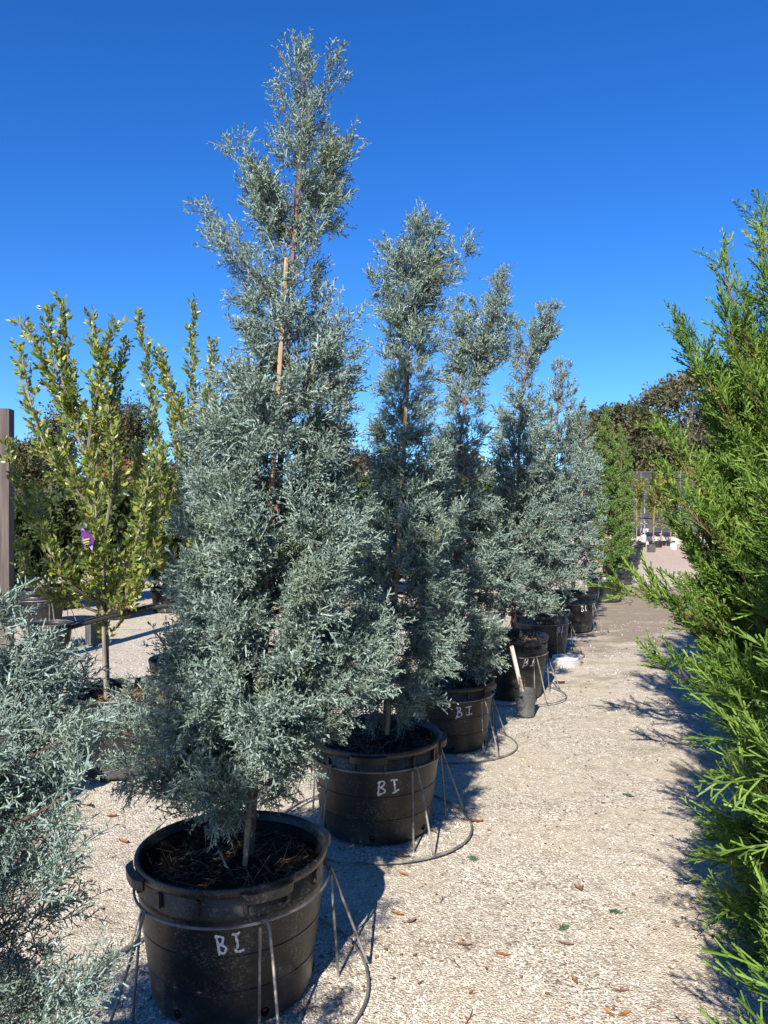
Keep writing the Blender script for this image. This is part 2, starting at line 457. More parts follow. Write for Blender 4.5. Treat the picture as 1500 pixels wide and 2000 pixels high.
# loose chips lying on the near ground
def chips():
    n = 64000
    u = rng.random(n)
    y = 1.75 / (1.75 / 2.1 - u * (1.75 / 2.1 - 1.75 / 12.0))      # denser near the camera
    x = (rng.random(n) * 1.12 - 0.56) * y
    s = rng.uniform(0.0022, 0.0052, n) * (1 + 0.25 * rng.random(n) ** 4 * 4)
    # leave thinner patches where the fines are packed
    pat = np.sin(x * 2.1 + 1.3 * np.sin(y * 1.7)) * np.sin(y * 1.9 + 0.8 * np.sin(x * 2.7))
    keep = rng.random(n) < np.clip(0.62 + 0.75 * pat, 0.10, 1.0)
    x, y, s = x[keep], y[keep], s[keep]
    s = s * np.clip(y / 4.5, 1.0, 1.6)
    n = len(x)
    k = 4
    a0 = rng.random(n) * 6.283
    ang = a0[:, None] + np.arange(k)[None] * (6.283 / k) + rng.normal(0, 0.3, (n, k))
    rr = s[:, None] * rng.uniform(0.65, 1.25, (n, k))
    el = rng.uniform(0.55, 1.0, n); th = rng.random(n) * 6.283
    dx, dy = rr * np.cos(ang), rr * np.sin(ang) * el[:, None]
    ca, sa = np.cos(th)[:, None], np.sin(th)[:, None]
    ring = np.stack([x[:, None] + dx * ca - dy * sa, y[:, None] + dx * sa + dy * ca, np.zeros((n, k))], -1)
    tilt = rng.normal(0, 0.35, (n, 2))
    ring[:, :, 2] = (ring[:, :, 0] - x[:, None]) * tilt[:, :1] + (ring[:, :, 1] - y[:, None]) * tilt[:, 1:]
    top = np.stack([x + rng.normal(0, .25, n) * s, y + rng.normal(0, .25, n) * s, s * rng.uniform(0.35, 0.8, n)], -1)
    v = np.concatenate([ring, top[:, None]], 1)
    v[:, :, 2] += ground_z(x, y)[:, None] + 0.001
    base = np.arange(n)[:, None] * (k + 1)
    t = np.stack([np.stack([base[:, 0] + i, base[:, 0] + (i + 1) % k, base[:, 0] + k], 1) for i in range(k)], 1)
    return v.reshape(-1, 3), t.reshape(-1, 3)
cv, ct = chips()
gravel = obj('gravel', mesh_np('gravel', cv, ct, M['chip']))
tag(gravel, 'loose pale shell chips scattered over the aisle', 'gravel', kind='stuff')

# ------------------------------------------------------------------ foliage building blocks
def unit(v): return v / (np.linalg.norm(v, axis=-1, keepdims=True) + 1e-9)

def spikes(b, t, r, tip=0.8):
    """slim scale-leaf twigs from b to t: narrow four-cornered blades, each turned at random about its own length"""
    d = unit(t - b)
    n = len(b)
    rv = np.random.default_rng(n).normal(0, 1, (n, 3))
    s = unit(np.cross(d, rv))
    v = np.empty((n, 4, 3))
    v[:, 0] = b - s * r[:, None]; v[:, 1] = b + s * r[:, None]
    v[:, 2] = t + s * r[:, None] * tip; v[:, 3] = t - s * r[:, None] * tip
    i = np.arange(n)[:, None] * 4
    f = np.stack([np.concatenate([i, i + 1, i + 2], 1), np.concatenate([i, i + 2, i + 3], 1)], 1)
    return v.reshape(-1, 3), f.reshape(-1, 3)

def spray_blue(r, g, dense=1.0, length=0.10):
    """a tuft of blue cypress: +Z stem, forward-pointing side twigs all round, each one forked again"""
    B, T, R = [], [], []
    def seg(b, t, rad): B.append(b); T.append(t); R.append(rad)
    bend = g.normal(0, 0.22, 2)
    def axis(u): return np.array([bend[0] * u * u * length, bend[1] * u * u * length, u * length])
    for k in range(3): seg(axis(k / 3), axis((k + 1.05) / 3), r * (1.0 - 0.1 * k))
    n = max(5, int(11 * dense))
    ph = g.random() * 6.28
    for k in range(n):
        u = 0.05 + 0.86 * k / (n - 1)
        ph += 2.2 + g.normal(0, 0.35)
        side = np.array([math.cos(ph), math.sin(ph), 0])
        an = math.radians(g.uniform(30, 56))
        d = side * math.sin(an) + np.array([0, 0, math.cos(an)])
        L = length * g.uniform(0.20, 0.34) * (1.2 - 0.6 * u)
        p = axis(u)
        seg(p, p + d * L, r * 0.95)
        for j in range(2 if dense > 0.7 else 1):
            w = 0.3 + 0.35 * j + g.uniform(-0.08, 0.08)
            sd = unit(np.cross(d, side + np.array([0, 0, 0.5]))) * (1 if (j + k) % 2 else -1)
            d2 = unit(d + sd * g.uniform(0.5, 0.9))
            seg(p + d * L * w, p + d * L * w + d2 * L * g.uniform(0.38, 0.6), r * 0.88)
    return spikes(np.array(B), np.array(T), np.array(R))

def spray_green(r, g, dense=1.0, length=0.20):
    """a flat feathery plume of green cypress in the XZ plane, tip at +Z"""
    B, T, R = [], [], []
    def seg(b, t, rad): B.append(b); T.append(t); R.append(rad)
    arc = g.normal(0, 0.18)
    def axis(u): return np.array([arc * u * u * length, -0.12 * u * u * length, u * length])
    for k in range(3): seg(axis(k / 3), axis((k + 1.2) / 3), r * 1.3)
    n = max(6, int(15 * dense))
    for k in range(n):
        u = 0.05 + 0.9 * k / (n - 1)
        sd = 1 if k % 2 else -1
        an = math.radians(g.uniform(24, 40)) * sd
        d = np.array([math.sin(an), g.normal(0, 0.16), math.cos(an)])
        L = length * (0.42 * (1 - u) ** 0.8 + 0.10) * g.uniform(0.8, 1.15)
        p = axis(u)
        seg(p, p + d * L, r * 1.15)
        m = max(2, int(5 * dense * (0.5 + (1 - u))))
        for j in range(m):
            w = 0.2 + 0.7 * j / m
            s2 = 1 if j % 2 else -1
            a2 = an + math.radians(g.uniform(22, 42)) * s2
            d2 = np.array([math.sin(a2), g.normal(0, 0.2), math.cos(a2)])
            seg(p + d * L * w, p + d * L * w + d2 * (L * 0.34 * (1.1 - w) + 0.012), r)
    return spikes(np.array(B), np.array(T), np.array(R))

def scatter(templates, P, D, S, g, roll=None):
    """copies of templates at P, +Z along D, scaled by S, joined into one array"""
    D = unit(D)
    ref = unit(g.normal(0, 1, D.shape)) if roll is None else roll
    X = unit(np.cross(ref, D)); Y = np.cross(D, X)
    which = g.integers(0, len(templates), len(P))
    V, Fs, off = [], [], 0
    for k, (tv, tf) in enumerate(templates):
        m = which == k
        if not m.any(): continue
        v = (tv[None, :, 0:1] * X[m][:, None] + tv[None, :, 1:2] * Y[m][:, None] + tv[None, :, 2:3] * D[m][:, None]) * S[m][:, None, None] + P[m][:, None]
        nv = tv.shape[0]
        f = tf[None] + (np.arange(m.sum()) * nv)[:, None, None] + off
        V.append(v.reshape(-1, 3)); Fs.append(f.reshape(-1, 3))
        off += nv * int(m.sum())
    return np.concatenate(V), np.concatenate(Fs)

def bez(a, b, c, t): return a * (1 - t) ** 2 + b * 2 * t * (1 - t) + c * t * t

def smooth_path(pts, n):
    pts = np.array(pts, float)
    s = np.concatenate([[0], np.cumsum(np.linalg.norm(np.diff(pts, axis=0), axis=1))])
    u = np.linspace(0, s[-1], n)
    q = np.stack([np.interp(u, s, pts[:, k]) for k in range(3)], 1)
    for _ in range(2):
        q[1:-1] = (q[:-2] + 2 * q[1:-1] + q[2:]) / 4
    return q

def conifer(name, X, Y, z0, trunk, rows, kind, g, tips=100, d=None, z_first=0.62, trunk_r=0.022, spacing=1.0, extra=(), stake=None, bow=1.0,
            steep=(12, 52), mat=None, bark=None, tie=None, shrink=0.06, dense=1.0, target=0, twig=None, slen=0.10, lobe=0.09, wisp=0.0):
    """a potted conifer at (X, Y): trunk [(px, py)], rows [(py, left px, right px)] read at its own distance, turned into metres"""
    d = d or Y
    root = empty(name, (X, Y, z0))
    tp = np.array([[PX(px, d) - X, 0.0, PZ(py, d) - z0] for px, py in trunk])
    tp[:, 1] = np.interp(tp[:, 2], [0, tp[-1, 2]], [0, 0.05]) * np.sin(np.linspace(0, 2.5, len(tp)))
    path = smooth_path(tp, 16)
    mb = MB()
    Ht = path[-1, 2]
    mb.tube(path, [trunk_r * (1 - 0.93 * (i / 15) ** 0.9) + 0.0015 for i in range(16)], 8)
    mb.build('trunk', bark, root)
    def centre(z):
        return np.array([np.interp(z, path[:, 2], path[:, 0]), np.interp(z, path[:, 2], path[:, 1]), z])
    rz = np.array([PZ(r[0], d) - z0 for r in rows])
    rl = np.array([PX(r[1], d) - X for r in rows]); rr = np.array([PX(r[2], d) - X for r in rows])
    o = np.argsort(rz); rz, rl, rr = rz[o], rl[o], rr[o]
    cx = np.interp(rz, path[:, 2], path[:, 0])
    L_, R_ = np.maximum(cx - rl, 0.03), np.maximum(rr - cx, 0.03)
    zs = np.linspace(rz[0], rz[-1], 200)
    wgt = np.interp(zs, rz, (L_ + R_) / 2) + (0.10 if kind == 'blue' else 0.05)
    cdf = np.cumsum(wgt) / wgt.sum()
    branches = []
    ph = g.random() * 6.28
    for k in range(tips):
        u = (k + g.random()) / tips
        zt = np.interp(u, cdf, zs)
        ph += 2.399 + g.normal(0, 0.35)
        lr, rr_ = np.interp(zt, rz, L_), np.interp(zt, rz, R_)
        c = math.cos(ph)
        rad = (lr + rr_) / 2 + (rr_ - lr) / 2 * c
        rad = max(0.02, rad - shrink) * (g.uniform(0.86, 1.03) if g.random() < 0.72 else g.uniform(0.45, 0.85))
        rad *= 1 + lobe * math.sin(9.0 * zt + 2 * ph + 1.3 * tips) * min(1.0, rad / 0.15)
        frac = np.clip((zt - rz[0]) / (rz[-1] - rz[0]), 0, 1)
        an = math.radians(steep[0] + (steep[1] - steep[0]) * frac + g.normal(0, 7))
        zs0 = zt - rad * math.tan(an)
        zs0 = min(max(zs0, z_first + g.uniform(0, 0.12) - z0), Ht * 0.97)
        tip = centre(zt) + np.array([math.cos(ph) * rad, math.sin(ph) * rad, 0])
        branches.append((centre(zs0), tip, (lr + rr_) / 2))
    for (px0, py0, px1, py1, dy) in extra:         # limbs that stand out of the outline
        z_0 = PZ(py0, d) - z0
        branches.append((centre(z_0), np.array([PX(px1, d + dy) - X, dy, PZ(py1, d + dy) - z0]), 0.16))
    # leader tips
    branches.append((path[-4], path[-1], 0.05)); branches.append((path[-5], path[-2] + np.array([0.015, 0, 0.03]), 0.05))
    P, D, S, roll, W = [], [], [], [], []
    wood = MB()
    up = np.array([0, 0, 1.0])
    for a, c, renv in branches:
        slim = float(np.clip(renv / 0.22, 0.28 if d < 4 else 0.6, 1.0)) if kind == 'blue' else 1.0
        v = c - a
        L = np.linalg.norm(v)
        if L < 0.03: continue
        h = np.array([v[0], v[1], 0])
        b = a + h * 0.6 + up * (v[2] * 0.5 - 0.10 * bow * np.linalg.norm(h)) + g.normal(0, 0.02, 3)
        pts = [bez(a, b, c, t) for t in np.linspace(0, 1, 6)]
        wr = 0.002 + 0.0075 * min(1.0, L)
        wood.tube(pts, [wr * (1 - 0.85 * t) for t in np.linspace(0, 1, 6)], 4, cap=False)
        n = max(3, int(L / ((0.036 if kind == 'green' else 0.048) * spacing)))
        for k in range(n):
            t = 0.16 + 0.84 * (k + g.random() * 0.8) / n
            t = min(t, 0.99)
            p = bez(a, b, c, t)
            T = unit(2 * (1 - t) * (b - a) + 2 * t * (c - b))
            rv = g.normal(0, 1, 3)
            N = unit(rv - T * np.dot(rv, T))
            if kind == 'green':
                dr = unit(T * 1.0 + N * 0.48 + up * 0.38)
                ls = (0.05 + 0.22 * (1 - t)) * g.uniform(0.7, 1.2) * (0.55 + 0.5 * min(L, 1.2))
                st = 0.075 * spacing
            else:
                dr = unit(T * 0.95 + N * 0.75 + up * 0.25)
                ls = (0.05 + 0.13 * (1 - t)) * g.uniform(0.6, 1.25) * (0.5 + 0.9 * min(L, 0.8)) * slim
                st = 0.028 * spacing
            if ls > 0.08:
                wood.tube([p, p + dr * ls], [wr * 0.35, 0.0008], 3, cap=False)
            m = max(1, int(ls / st))
            for j in range(m):
                w = (j + 0.4 + 0.6 * g.random()) / m
                q = p + dr * ls * w
                rv2 = g.normal(0, 1, 3)
                if kind == 'green':
                    W.append(slim); P.append(q); D.append(dr + 0.34 * unit(rv2) + up * 0.25)
                    S.append(g.uniform(0.6, 1.12)); roll.append(up + g.normal(0, 0.6, 3))
                else:
                    W.append(slim); P.append(q); D.append(dr * 0.85 + 0.55 * unit(rv2) + up * 0.22)
                    S.append(g.uniform(0.65, 1.15) * (0.4 + 0.6 * slim)); roll.append(rv2)
        W.append(slim * 0.5); P.append(c - 0.02 * unit(v)); D.append(unit(c - b) + 0.1 * g.normal(0, 1, 3)); S.append(1.05 * (0.5 + 0.5 * slim)); roll.append(up + g.normal(0, 0.5, 3))
    P, D, S, roll = np.array(P), np.array(D), np.array(S), np.array(roll)
    if len(P) < target:                      # fill the clumps along the limbs
        W = np.array(W) ** wisp
        k = g.choice(len(P), target - len(P), p=W / W.sum())
        P = np.concatenate([P, P[k] + g.normal(0, 0.017 if kind == 'blue' else 0.035, (len(k), 3))])
        D = np.concatenate([D, unit(D[k]) + g.normal(0, 0.35, (len(k), 3))])
        S = np.concatenate([S, S[k] * g.uniform(0.75, 1.1, len(k))]); roll = np.concatenate([roll, roll[k] + g.normal(0, 0.4, (len(k), 3))])
    tw = twig or max(0.00145, 0.00042 * d)
    if kind == 'green':
        T_ = [spray_green(tw, g, dense) for _ in range(7)]
        V, Fc = scatter(T_, P, D, S * max(1, 0.9 + 0.02 * d), g, unit(np.cross(unit(D), unit(np.cross(roll, D)))))
    else:
        T_ = [spray_blue(tw, g, dense, slen) for _ in range(8)]
        V, Fc = scatter(T_, P, D, S, g)
    obj('crown', mesh_np('crown', V, Fc, mat), root)
    if wood.n: wood.build('limbs', bark, root)
    if stake:
        sb = MB()
        (sx0, sy0), (sx1, sy1), sr = stake
        sp0, sp1 = Vector((PX(sx0, d) - X, -0.085, PZ(sy0, d) - z0)), Vector((PX(sx1, d) - X, -0.085, PZ(sy1, d) - z0))
        sb.tube([sp0, (sp0 + sp1) / 2 + Vector((0.004, 0, 0)), sp1], [sr, sr * 0.97, sr * 0.9], 7)
        so = sb.build('stake', M['stake'], root)
        if tie:
            q = sp0.lerp(sp1, tie)
            tb = MB()
            tb.lathe([(sr + 0.002, -0.005), (sr + 0.004, 0), (sr + 0.002, 0.005)], 10)
            to = tb.build('tie_band', M['tie'], so)
            to.location = q
    print(name, 'sprays', len(P), 'tris', len(Fc))
    return root

# ------------------------------------------------------------------ nursery pots and wire stands
POT_R, POT_H = 0.352, 0.50
def pot_radius(z): return 0.285 + 0.052 * min(z / 0.40, 1.0)

def pot_meshes():
    me = {}
    b = MB()
    prof = [(0.0, 0.004), (0.275, 0.004), (0.283, 0.012)]
    for z in np.linspace(0.03, 0.405, 16):
        prof.append((pot_radius(z), z))
    for gz in (0.142, 0.268):                              # moulded rings round the wall
        prof += [(pot_radius(gz), gz - 0.0035), (pot_radius(gz) - 0.0026, gz - 0.001), (pot_radius(gz) - 0.002, gz + 0.002), (pot_radius(gz) + 0.001, gz + 0.003)]
    prof = prof[:3] + sorted(prof[3:], key=lambda q: q[1])
    prof += [(0.333, 0.412), (0.3345, 0.466), (0.330, 0.472)]
    b.lathe(prof, 64)
    b.lathe([(0.325, 0.462), (0.3225, 0.41), (0.3195, 0.36)][::-1], 64)
    for k in range(14):                                    # stiffening fins under the rim
        a = 2 * math.pi * (k + 0.3) / 14
        b.box((0.3375 * math.sin(a), -0.3375 * math.cos(a), 0.436), (0.012, 0.018, 0.05), a)
    me['body'] = b.mesh('body', M['pot'])
    b = MB()
    pr = [(0.326, 0.466), (0.340, 0.464), (0.3465, 0.469), (0.350, 0.481), (0.351, 0.492), (0.3475, 0.4985), (0.342, 0.500), (0.337, 0.496), (0.331, 0.482), (0.326, 0.466)]
    b.lathe(pr, 64, wob=lambda a, z: 1 + 0.008 * math.sin(2 * a + 0.6) + 0.004 * math.sin(3 * a + 2))
    me['rim'] = b.mesh('rim', M['pot'])
    b = MB()
    vs, n = [], 7
    for i in range(n):                                     # lifting lug curved along the rim
        a = math.radians(-15 + 30 * i / (n - 1))
        e = 0.0 if i in (0, n - 1) else 0.016
        for r, z in ((0.350, 0.452), (0.358 + e, 0.452), (0.360 + e, 0.484), (0.350, 0.488)):
            vs.append((r * math.sin(a), -r * math.cos(a), z))
    fs = [(3, 2, 1, 0), (4 * n - 4, 4 * n - 3, 4 * n - 2, 4 * n - 1)]
    for i in range(n - 1):
        for k in range(4):
            l = (k + 1) % 4
            fs.append((4 * i + k, 4 * i + l, 4 * i + 4 + l, 4 * i + 4 + k))
    b.add(vs, fs)
    me['lug'] = b.mesh('lifting_lug', M['pot'])
    g = np.random.default_rng(3)
    V, Tr = [(0, 0, 0.442)], []
    nr, na = 9, 40
    for i in range(1, nr + 1):
        for k in range(na):
            r = 0.322 * i / nr
            a = 2 * math.pi * k / na
            V.append((r * math.sin(a), -r * math.cos(a), 0.442 + (g.normal(0, 0.006) if i < nr else -0.012) - 0.02 * (i / nr) ** 3))
    for k in range(na): Tr.append((0, 1 + k, 1 + (k + 1) % na))
    for i in range(nr - 1):
        for k in range(na):
            a_, b_ = 1 + i * na + k, 1 + i * na + (k + 1) % na
            Tr += [(a_, a_ + na, b_ + na), (a_, b_ + na, b_)]
    me['soil'] = mesh_np('soil', np.array(V), np.array(Tr), M['soil'], True)
    n = 520
    r = 0.315 * np.sqrt(g.random(n)); a = g.random(n) * 6.283
    p0 = np.stack([r * np.cos(a), r * np.sin(a), 0.434 + g.random(n) * 0.012 - 0.02 * (r / .322) ** 3], 1)
    dr = unit(np.stack([g.normal(0, 1, n), g.normal(0, 1, n), np.abs(g.normal(0, 0.35, n))], 1))
    p1 = p0 + dr * g.uniform(0.03, 0.10, n)[:, None]
    rad = np.linalg.norm(p1[:, :2], axis=1); s = np.minimum(1, 0.318 / rad); p1[:, :2] *= s[:, None]
    v, f = spikes(p0, p1, np.full(n, 0.0014))
    me['straw'] = mesh_np('straw', v, f, M['straw'])
    b = MB()
    b.lathe([(0.013, 0.0), (0.0155, 0.002), (0.0155, 0.004), (0.011, 0.004), (0.010, 0.0015), (0.0, 0.0015)], 14)
    me['hole'] = b.mesh('drain_hole', M['hole'])
    return me
POT = pot_meshes()

def stroke_mesh(strokes, th0, z0, h, g):
    """handwritten strokes (unit height) laid on the pot wall round angle th0"""
    V, Tr = [], []
    for s in strokes:
        pts = smooth_path([(x, y, 0) for x, y in s], 12)
        base = len(V)
        wob = g.normal(0, 0.012, (12, 2))
        for i, (x, y, _) in enumerate(pts):
            x += wob[i, 0]; y += wob[i, 1]
            a, b2 = pts[max(0, i - 1)], pts[min(11, i + 1)]
            t = unit((b2 - a)[:2]); nrm = np.array([-t[1], t[0]]) * (0.062 + 0.014 * math.sin(i * 1.7 + base))
            for e in (1, -1):
                u, w = (x + nrm[0] * e) * h, z0 + (y + nrm[1] * e) * h
                r = pot_radius(w) + 0.0022
                th = th0 + u / r
                V.append((r * math.sin(th), -r * math.cos(th), w))
        for i in range(11):
            q = base + 2 * i
            Tr += [(q, q + 1, q + 3), (q, q + 3, q + 2)]
    return mesh_np('lettering', np.array(V), np.array(Tr), M['paint'])

BSTROKE = [[(-0.62, 0.52), (-0.60, 0.1), (-0.66, -0.62)], [(-0.74, 0.42), (-0.45, 0.52), (-0.22, 0.40), (-0.28, 0.14), (-0.55, 0.02)],
           [(-0.55, 0.02), (-0.25, -0.02), (-0.12, -0.2), (-0.3, -0.42), (-0.6, -0.46)]]
ISTROKE = [[(0.22, 0.50), (0.44, 0.52), (0.68, 0.55)], [(0.45, 0.53), (0.47, 0.05), (0.46, -0.40)], [(0.24, -0.38), (0.46, -0.40), (0.72, -0.34)]]

def make_pot(X, Y, label, group, rz=0.0, scale=1.0, hs=1.0, write=None, tilt=0.0, straw=True, holes=True, soil=True):
    root = empty('nursery_pot', (X, Y, 0.0), rz)
    root.scale = (scale, scale, scale * hs)
    root.rotation_euler = (tilt, tilt * 0.4, rz)
    tag(root, label, 'plant pot', group)
    obj('body', POT['body'], root)
    obj('rim', POT['rim'], root)
    for k in range(4):
        l = obj('lifting_lug', POT['lug'], root)
        l.rotation_euler = (0, 0, math.radians(20 + 90 * k))
    if soil: obj('soil', POT['soil'], root)
    if straw:
        s = obj('straw', POT['straw'], root)
        tag(s, kind='stuff')
    if holes:
        for k in range(6):
            a = math.radians(22 + 60 * k)
            h = obj('drain_hole', POT['hole'], root)
            r = pot_radius(0.045) - 0.0015
            h.location = (r * math.sin(a), -r * math.cos(a), 0.045)
            h.rotation_euler = (math.radians(90), 0, a)
    if write:
        th, z, h, sd = write
        g = np.random.default_rng(sd)
        sl, wd_ = g.normal(0, 0.13), g.uniform(0.85, 1.2)
        j = lambda st: [[((x + sl * y) * wd_ + g.normal(0, 0.05), y + g.normal(0, 0.05)) for x, y in s] for s in st]
        for st in (BSTROKE, ISTROKE):
            obj('letter', stroke_mesh(j(st), math.radians(th) - rz, z, h, g), root)
    return root

def stand_meshes():
    me = {}
    b = MB(); n = 56
    b.tube([(0.349 * math.sin(2 * math.pi * k / n), -0.349 * math.cos(2 * math.pi * k / n), 0.385 + 0.003 * math.sin(4 * math.pi * k / n)) for k in range(n)], 0.0048, 6, closed=True)
    me['hoop'] = b.mesh('hoop', M['wire'])
    b = MB()
    b.tube([((0.505 + 0.014 * math.sin(3 * t + 0.5)) * math.sin(t), -(0.505 + 0.014 * math.sin(3 * t + 0.5)) * math.cos(t), 0.008 + 0.004 * math.sin(2 * t + 1)) for t in np.linspace(0, 2 * math.pi, n, endpoint=False)], 0.0055, 6, closed=True)
    me['ground_hoop'] = b.mesh('ground_hoop', M['wire'])
    b = MB()   # one wire bent to an inverted V: outer leg with a hooked foot, rounded top, inner leg straight down
    b.tube([(0.06, -0.503, 0.012), (0.02, -0.505, 0.011), (0.006, -0.497, 0.022), (0.012, -0.455, 0.135), (0.016, -0.40, 0.28), (0.014, -0.366, 0.375), (0.007, -0.357, 0.394),
            (-0.005, -0.357, 0.394), (-0.013, -0.359, 0.372), (-0.020, -0.370, 0.2), (-0.026, -0.385, -0.01)], 0.0052, 6)
    me['leg'] = b.mesh('leg', M['wire'])
    return me
STAND = stand_meshes()

def make_stand(X, Y, rz, label, group, scale=1.0):
    root = empty('wire_stand', (X, Y, 0), rz)
    root.scale = (scale,) * 3
    tag(root, label, 'pot stand', group)
    obj('hoop', STAND['hoop'], root)
    obj('ground_hoop', STAND['ground_hoop'], root)
    for k in range(5):
        l = obj('leg', STAND['leg'], root)
        l.rotation_euler = (0, 0, 2 * math.pi * k / 5)
    return root

G_POT, G_STAND, G_BLUE = 'black pots down the blue cypress row', 'wire stands round the potted cypresses', 'blue cypresses in a row beside the aisle'
# (px, distance, writing angle, stand turn, pot turn, size, height factor)
ROW = [
    (456, 2.70, 9, 27, 10, 0.955, 1.00, 'largest and nearest black pot in view, chalky dust, hand-lettered BI', 'nearest wire stand, legs splayed round the big front pot'),
    (734, 4.08, 11, 33, -25, 1.00, 0.97, 'second black pot in the row with BI written above its lowest wide band', 'second wire stand from the front, whose round ground hoop shows plainly'),
    (874, 5.50, 17, 40, 40, 0.96, 0.95, 'third black pot in the row, behind the two large front pots, lettered BI', 'third wire stand from the front, half in tree shade'),
    (994, 7.00, 22, 30, 5, 1.00, 1.08, 'black pot lettered BI with the little stick pot at its foot', 'wire stand beside the little pot with the leaning stick'),
    (1056, 8.95, 32, 22, 60, 0.98, 1.00, 'black pot lettered BI just behind the white round lid', 'wire stand whose leg reaches past the white round lid'),
    (1114, 10.8, 19, 45, 20, 1.00, 1.05, 'sixth black pot in the row, small in view, with faint BI', 'sixth wire stand in the row, last before the green cypresses'),
]
POTXY = []
for i, (px, d, wa, sr, pr, sc, hh, lab, slab) in enumerate(ROW):
    x = PX(px, d)
    POTXY.append((x, d))
    make_pot(x, d, lab, G_POT, R(pr), sc, hh, (wa, 0.32 if i else 0.312, 0.072 if i else 0.064, 10 + i), tilt=R(1.0 if i % 2 else -0.8))
    make_stand(x, d, R(sr), slab, G_STAND, sc)

# ------------------------------------------------------------------ the blue cypress row
gg = lambda s: np.random.default_rng(s)
def blue(idx, label, **k):
    r = conifer('blue_cypress_tree', kind='blue', mat=M['blue'], bark=M['bark_red'], **k)
    return tag(r, label, 'tree', G_BLUE)
SOIL = 0.41
x, d = POTXY[0]
blue(1, 'tallest blue-grey cypress, in the nearest lettered pot, with a bare tan stake up its middle', X=x + 0.06, Y=d, z0=SOIL, d=d, target=13000, wisp=0.7, dense=0.85, twig=0.0021, lobe=0.08, shrink=0.025, g=gg(11), tips=165,
     trunk=[(485, 1665), (505, 1380), (530, 1100), (552, 850), (563, 620), (572, 420), (600, 190), (592, 88)],
     rows=[(95, 586, 600), (150, 582, 628), (200, 545, 655), (270, 485, 675), (340, 452, 678), (400, 462, 664), (460, 480, 650), (520, 490, 640), (580, 462, 650), (640, 450, 680),
           (700, 432, 692), (760, 398, 696), (830, 362, 706), (920, 338, 718), (1010, 328, 730), (1100, 330, 738), (1200, 318, 748), (1290, 312, 752), (1350, 285, 740), (1400, 250, 680), (1450, 235, 615), (1510, 240, 570), (1560, 300, 540)],
     extra=[(560, 600, 412, 425, 0.05), (560, 620, 425, 470, -0.05), (562, 760, 696, 622, -0.05), (560, 830, 692, 700, -0.1), (580, 420, 684, 270, 0.0), (575, 400, 452, 300, 0.03), (595, 230, 655, 118, 0), (597, 215, 574, 95, 0), (588, 330, 540, 175, 0.02),
            (545, 1260, 752, 1310, -0.15), (540, 1300, 330, 1320, -0.2), (510, 1380, 250, 1370, 0.05), (510, 1420, 232, 1430, -0.05), (508, 1440, 228, 1490, 0.05), (505, 1450, 262, 1530, -0.1), (505, 1460, 310, 1560, -0.15), (508, 1400, 290, 1450, -0.25), (508, 1400, 270, 1400, 0.2), (506, 1440, 350, 1540, -0.25), (505, 1450, 400, 1560, -0.3), (505, 1470, 430, 1590, -0.2), (505, 1440, 225, 1400, 0.12), (505, 1450, 300, 1500, 0.2), (506, 1430, 600, 1520, -0.2), (506, 1420, 620, 1460, 0.1)],
     stake=((487, 1668), (566, 520), 0.0095), tie=0.965, trunk_r=0.02, z_first=0.64)
x, d = POTXY[1]
BLUE_B = blue(2, 'second blue-grey cypress, shaded on its lower left by the tallest tree', X=x + 0.05, Y=d, z0=SOIL, d=d, target=10000, dense=0.7, twig=0.0025, shrink=0.03, g=gg(12), tips=155,
     trunk=[(754, 1425), (770, 1150), (788, 900), (800, 680), (808, 540), (825, 432)],
     rows=[(415, 808, 842), (460, 770, 870), (510, 748, 890), (560, 735, 872), (620, 742, 856), (700, 745, 862), (780, 738, 862), (850, 728, 868), (940, 722, 884), (1040, 715, 892), (1140, 705, 900), (1240, 690, 902), (1310, 690, 898), (1350, 690, 885), (1395, 700, 850)],
     extra=[(800, 640, 726, 545, 0), (806, 560, 746, 482, 0.05), (806, 620, 910, 478, 0), (800, 1140, 895, 1000, -0.2)],
     stake=((756, 1425), (792, 800), 0.012), spacing=1.12, z_first=0.56, steep=(-8, 52))
x, d = POTXY[2]
blue(3, 'blue-grey cypress with an open crooked leader leaning over the aisle', X=x + 0.04, Y=d, z0=SOIL, d=d, target=7000, dense=0.7, twig=0.0032, shrink=0.02, g=gg(13), tips=150,
     trunk=[(885, 1300), (892, 1000), (900, 820), (925, 710), (958, 615), (982, 538)],
     rows=[(530, 965, 990), (570, 925, 996), (610, 895, 1002), (660, 876, 1004), (710, 872, 985), (770, 870, 952), (840, 858, 955), (920, 850, 965), (1010, 845, 992), (1100, 842, 1004), (1200, 838, 1008), (1270, 840, 992), (1305, 840, 978), (1330, 845, 950)],
     extra=[(905, 800, 866, 640, 0), (905, 790, 892, 590, 0.05), (915, 760, 1008, 640, 0)], spacing=1.2, z_first=0.56, steep=(-8, 52))
x, d = POTXY[3]
blue(4, 'dense blue-grey cypress whose bushy top is swept to one side', X=x + 0.05, Y=d, z0=SOIL, d=d, target=7000, dense=0.7, twig=0.0038, shrink=0.01, g=gg(14), tips=165,
     trunk=[(1002, 1230), (1010, 1000), (1015, 850), (1024, 730), (1045, 655), (1080, 592)],
     rows=[(585, 1060, 1088), (620, 1022, 1088), (660, 1000, 1082), (695, 996, 1060), (725, 1004, 1040), (765, 988, 1058), (830, 965, 1080), (900, 958, 1094), (980, 958, 1106), (1060, 965, 1118), (1120, 970, 1128), (1165, 972, 1120), (1200, 978, 1090)],
     extra=[(1030, 720, 1088, 600, 0), (1030, 720, 1005, 640, 0)], spacing=1.3, z_first=0.56, steep=(-8, 52))
x, d = POTXY[4]
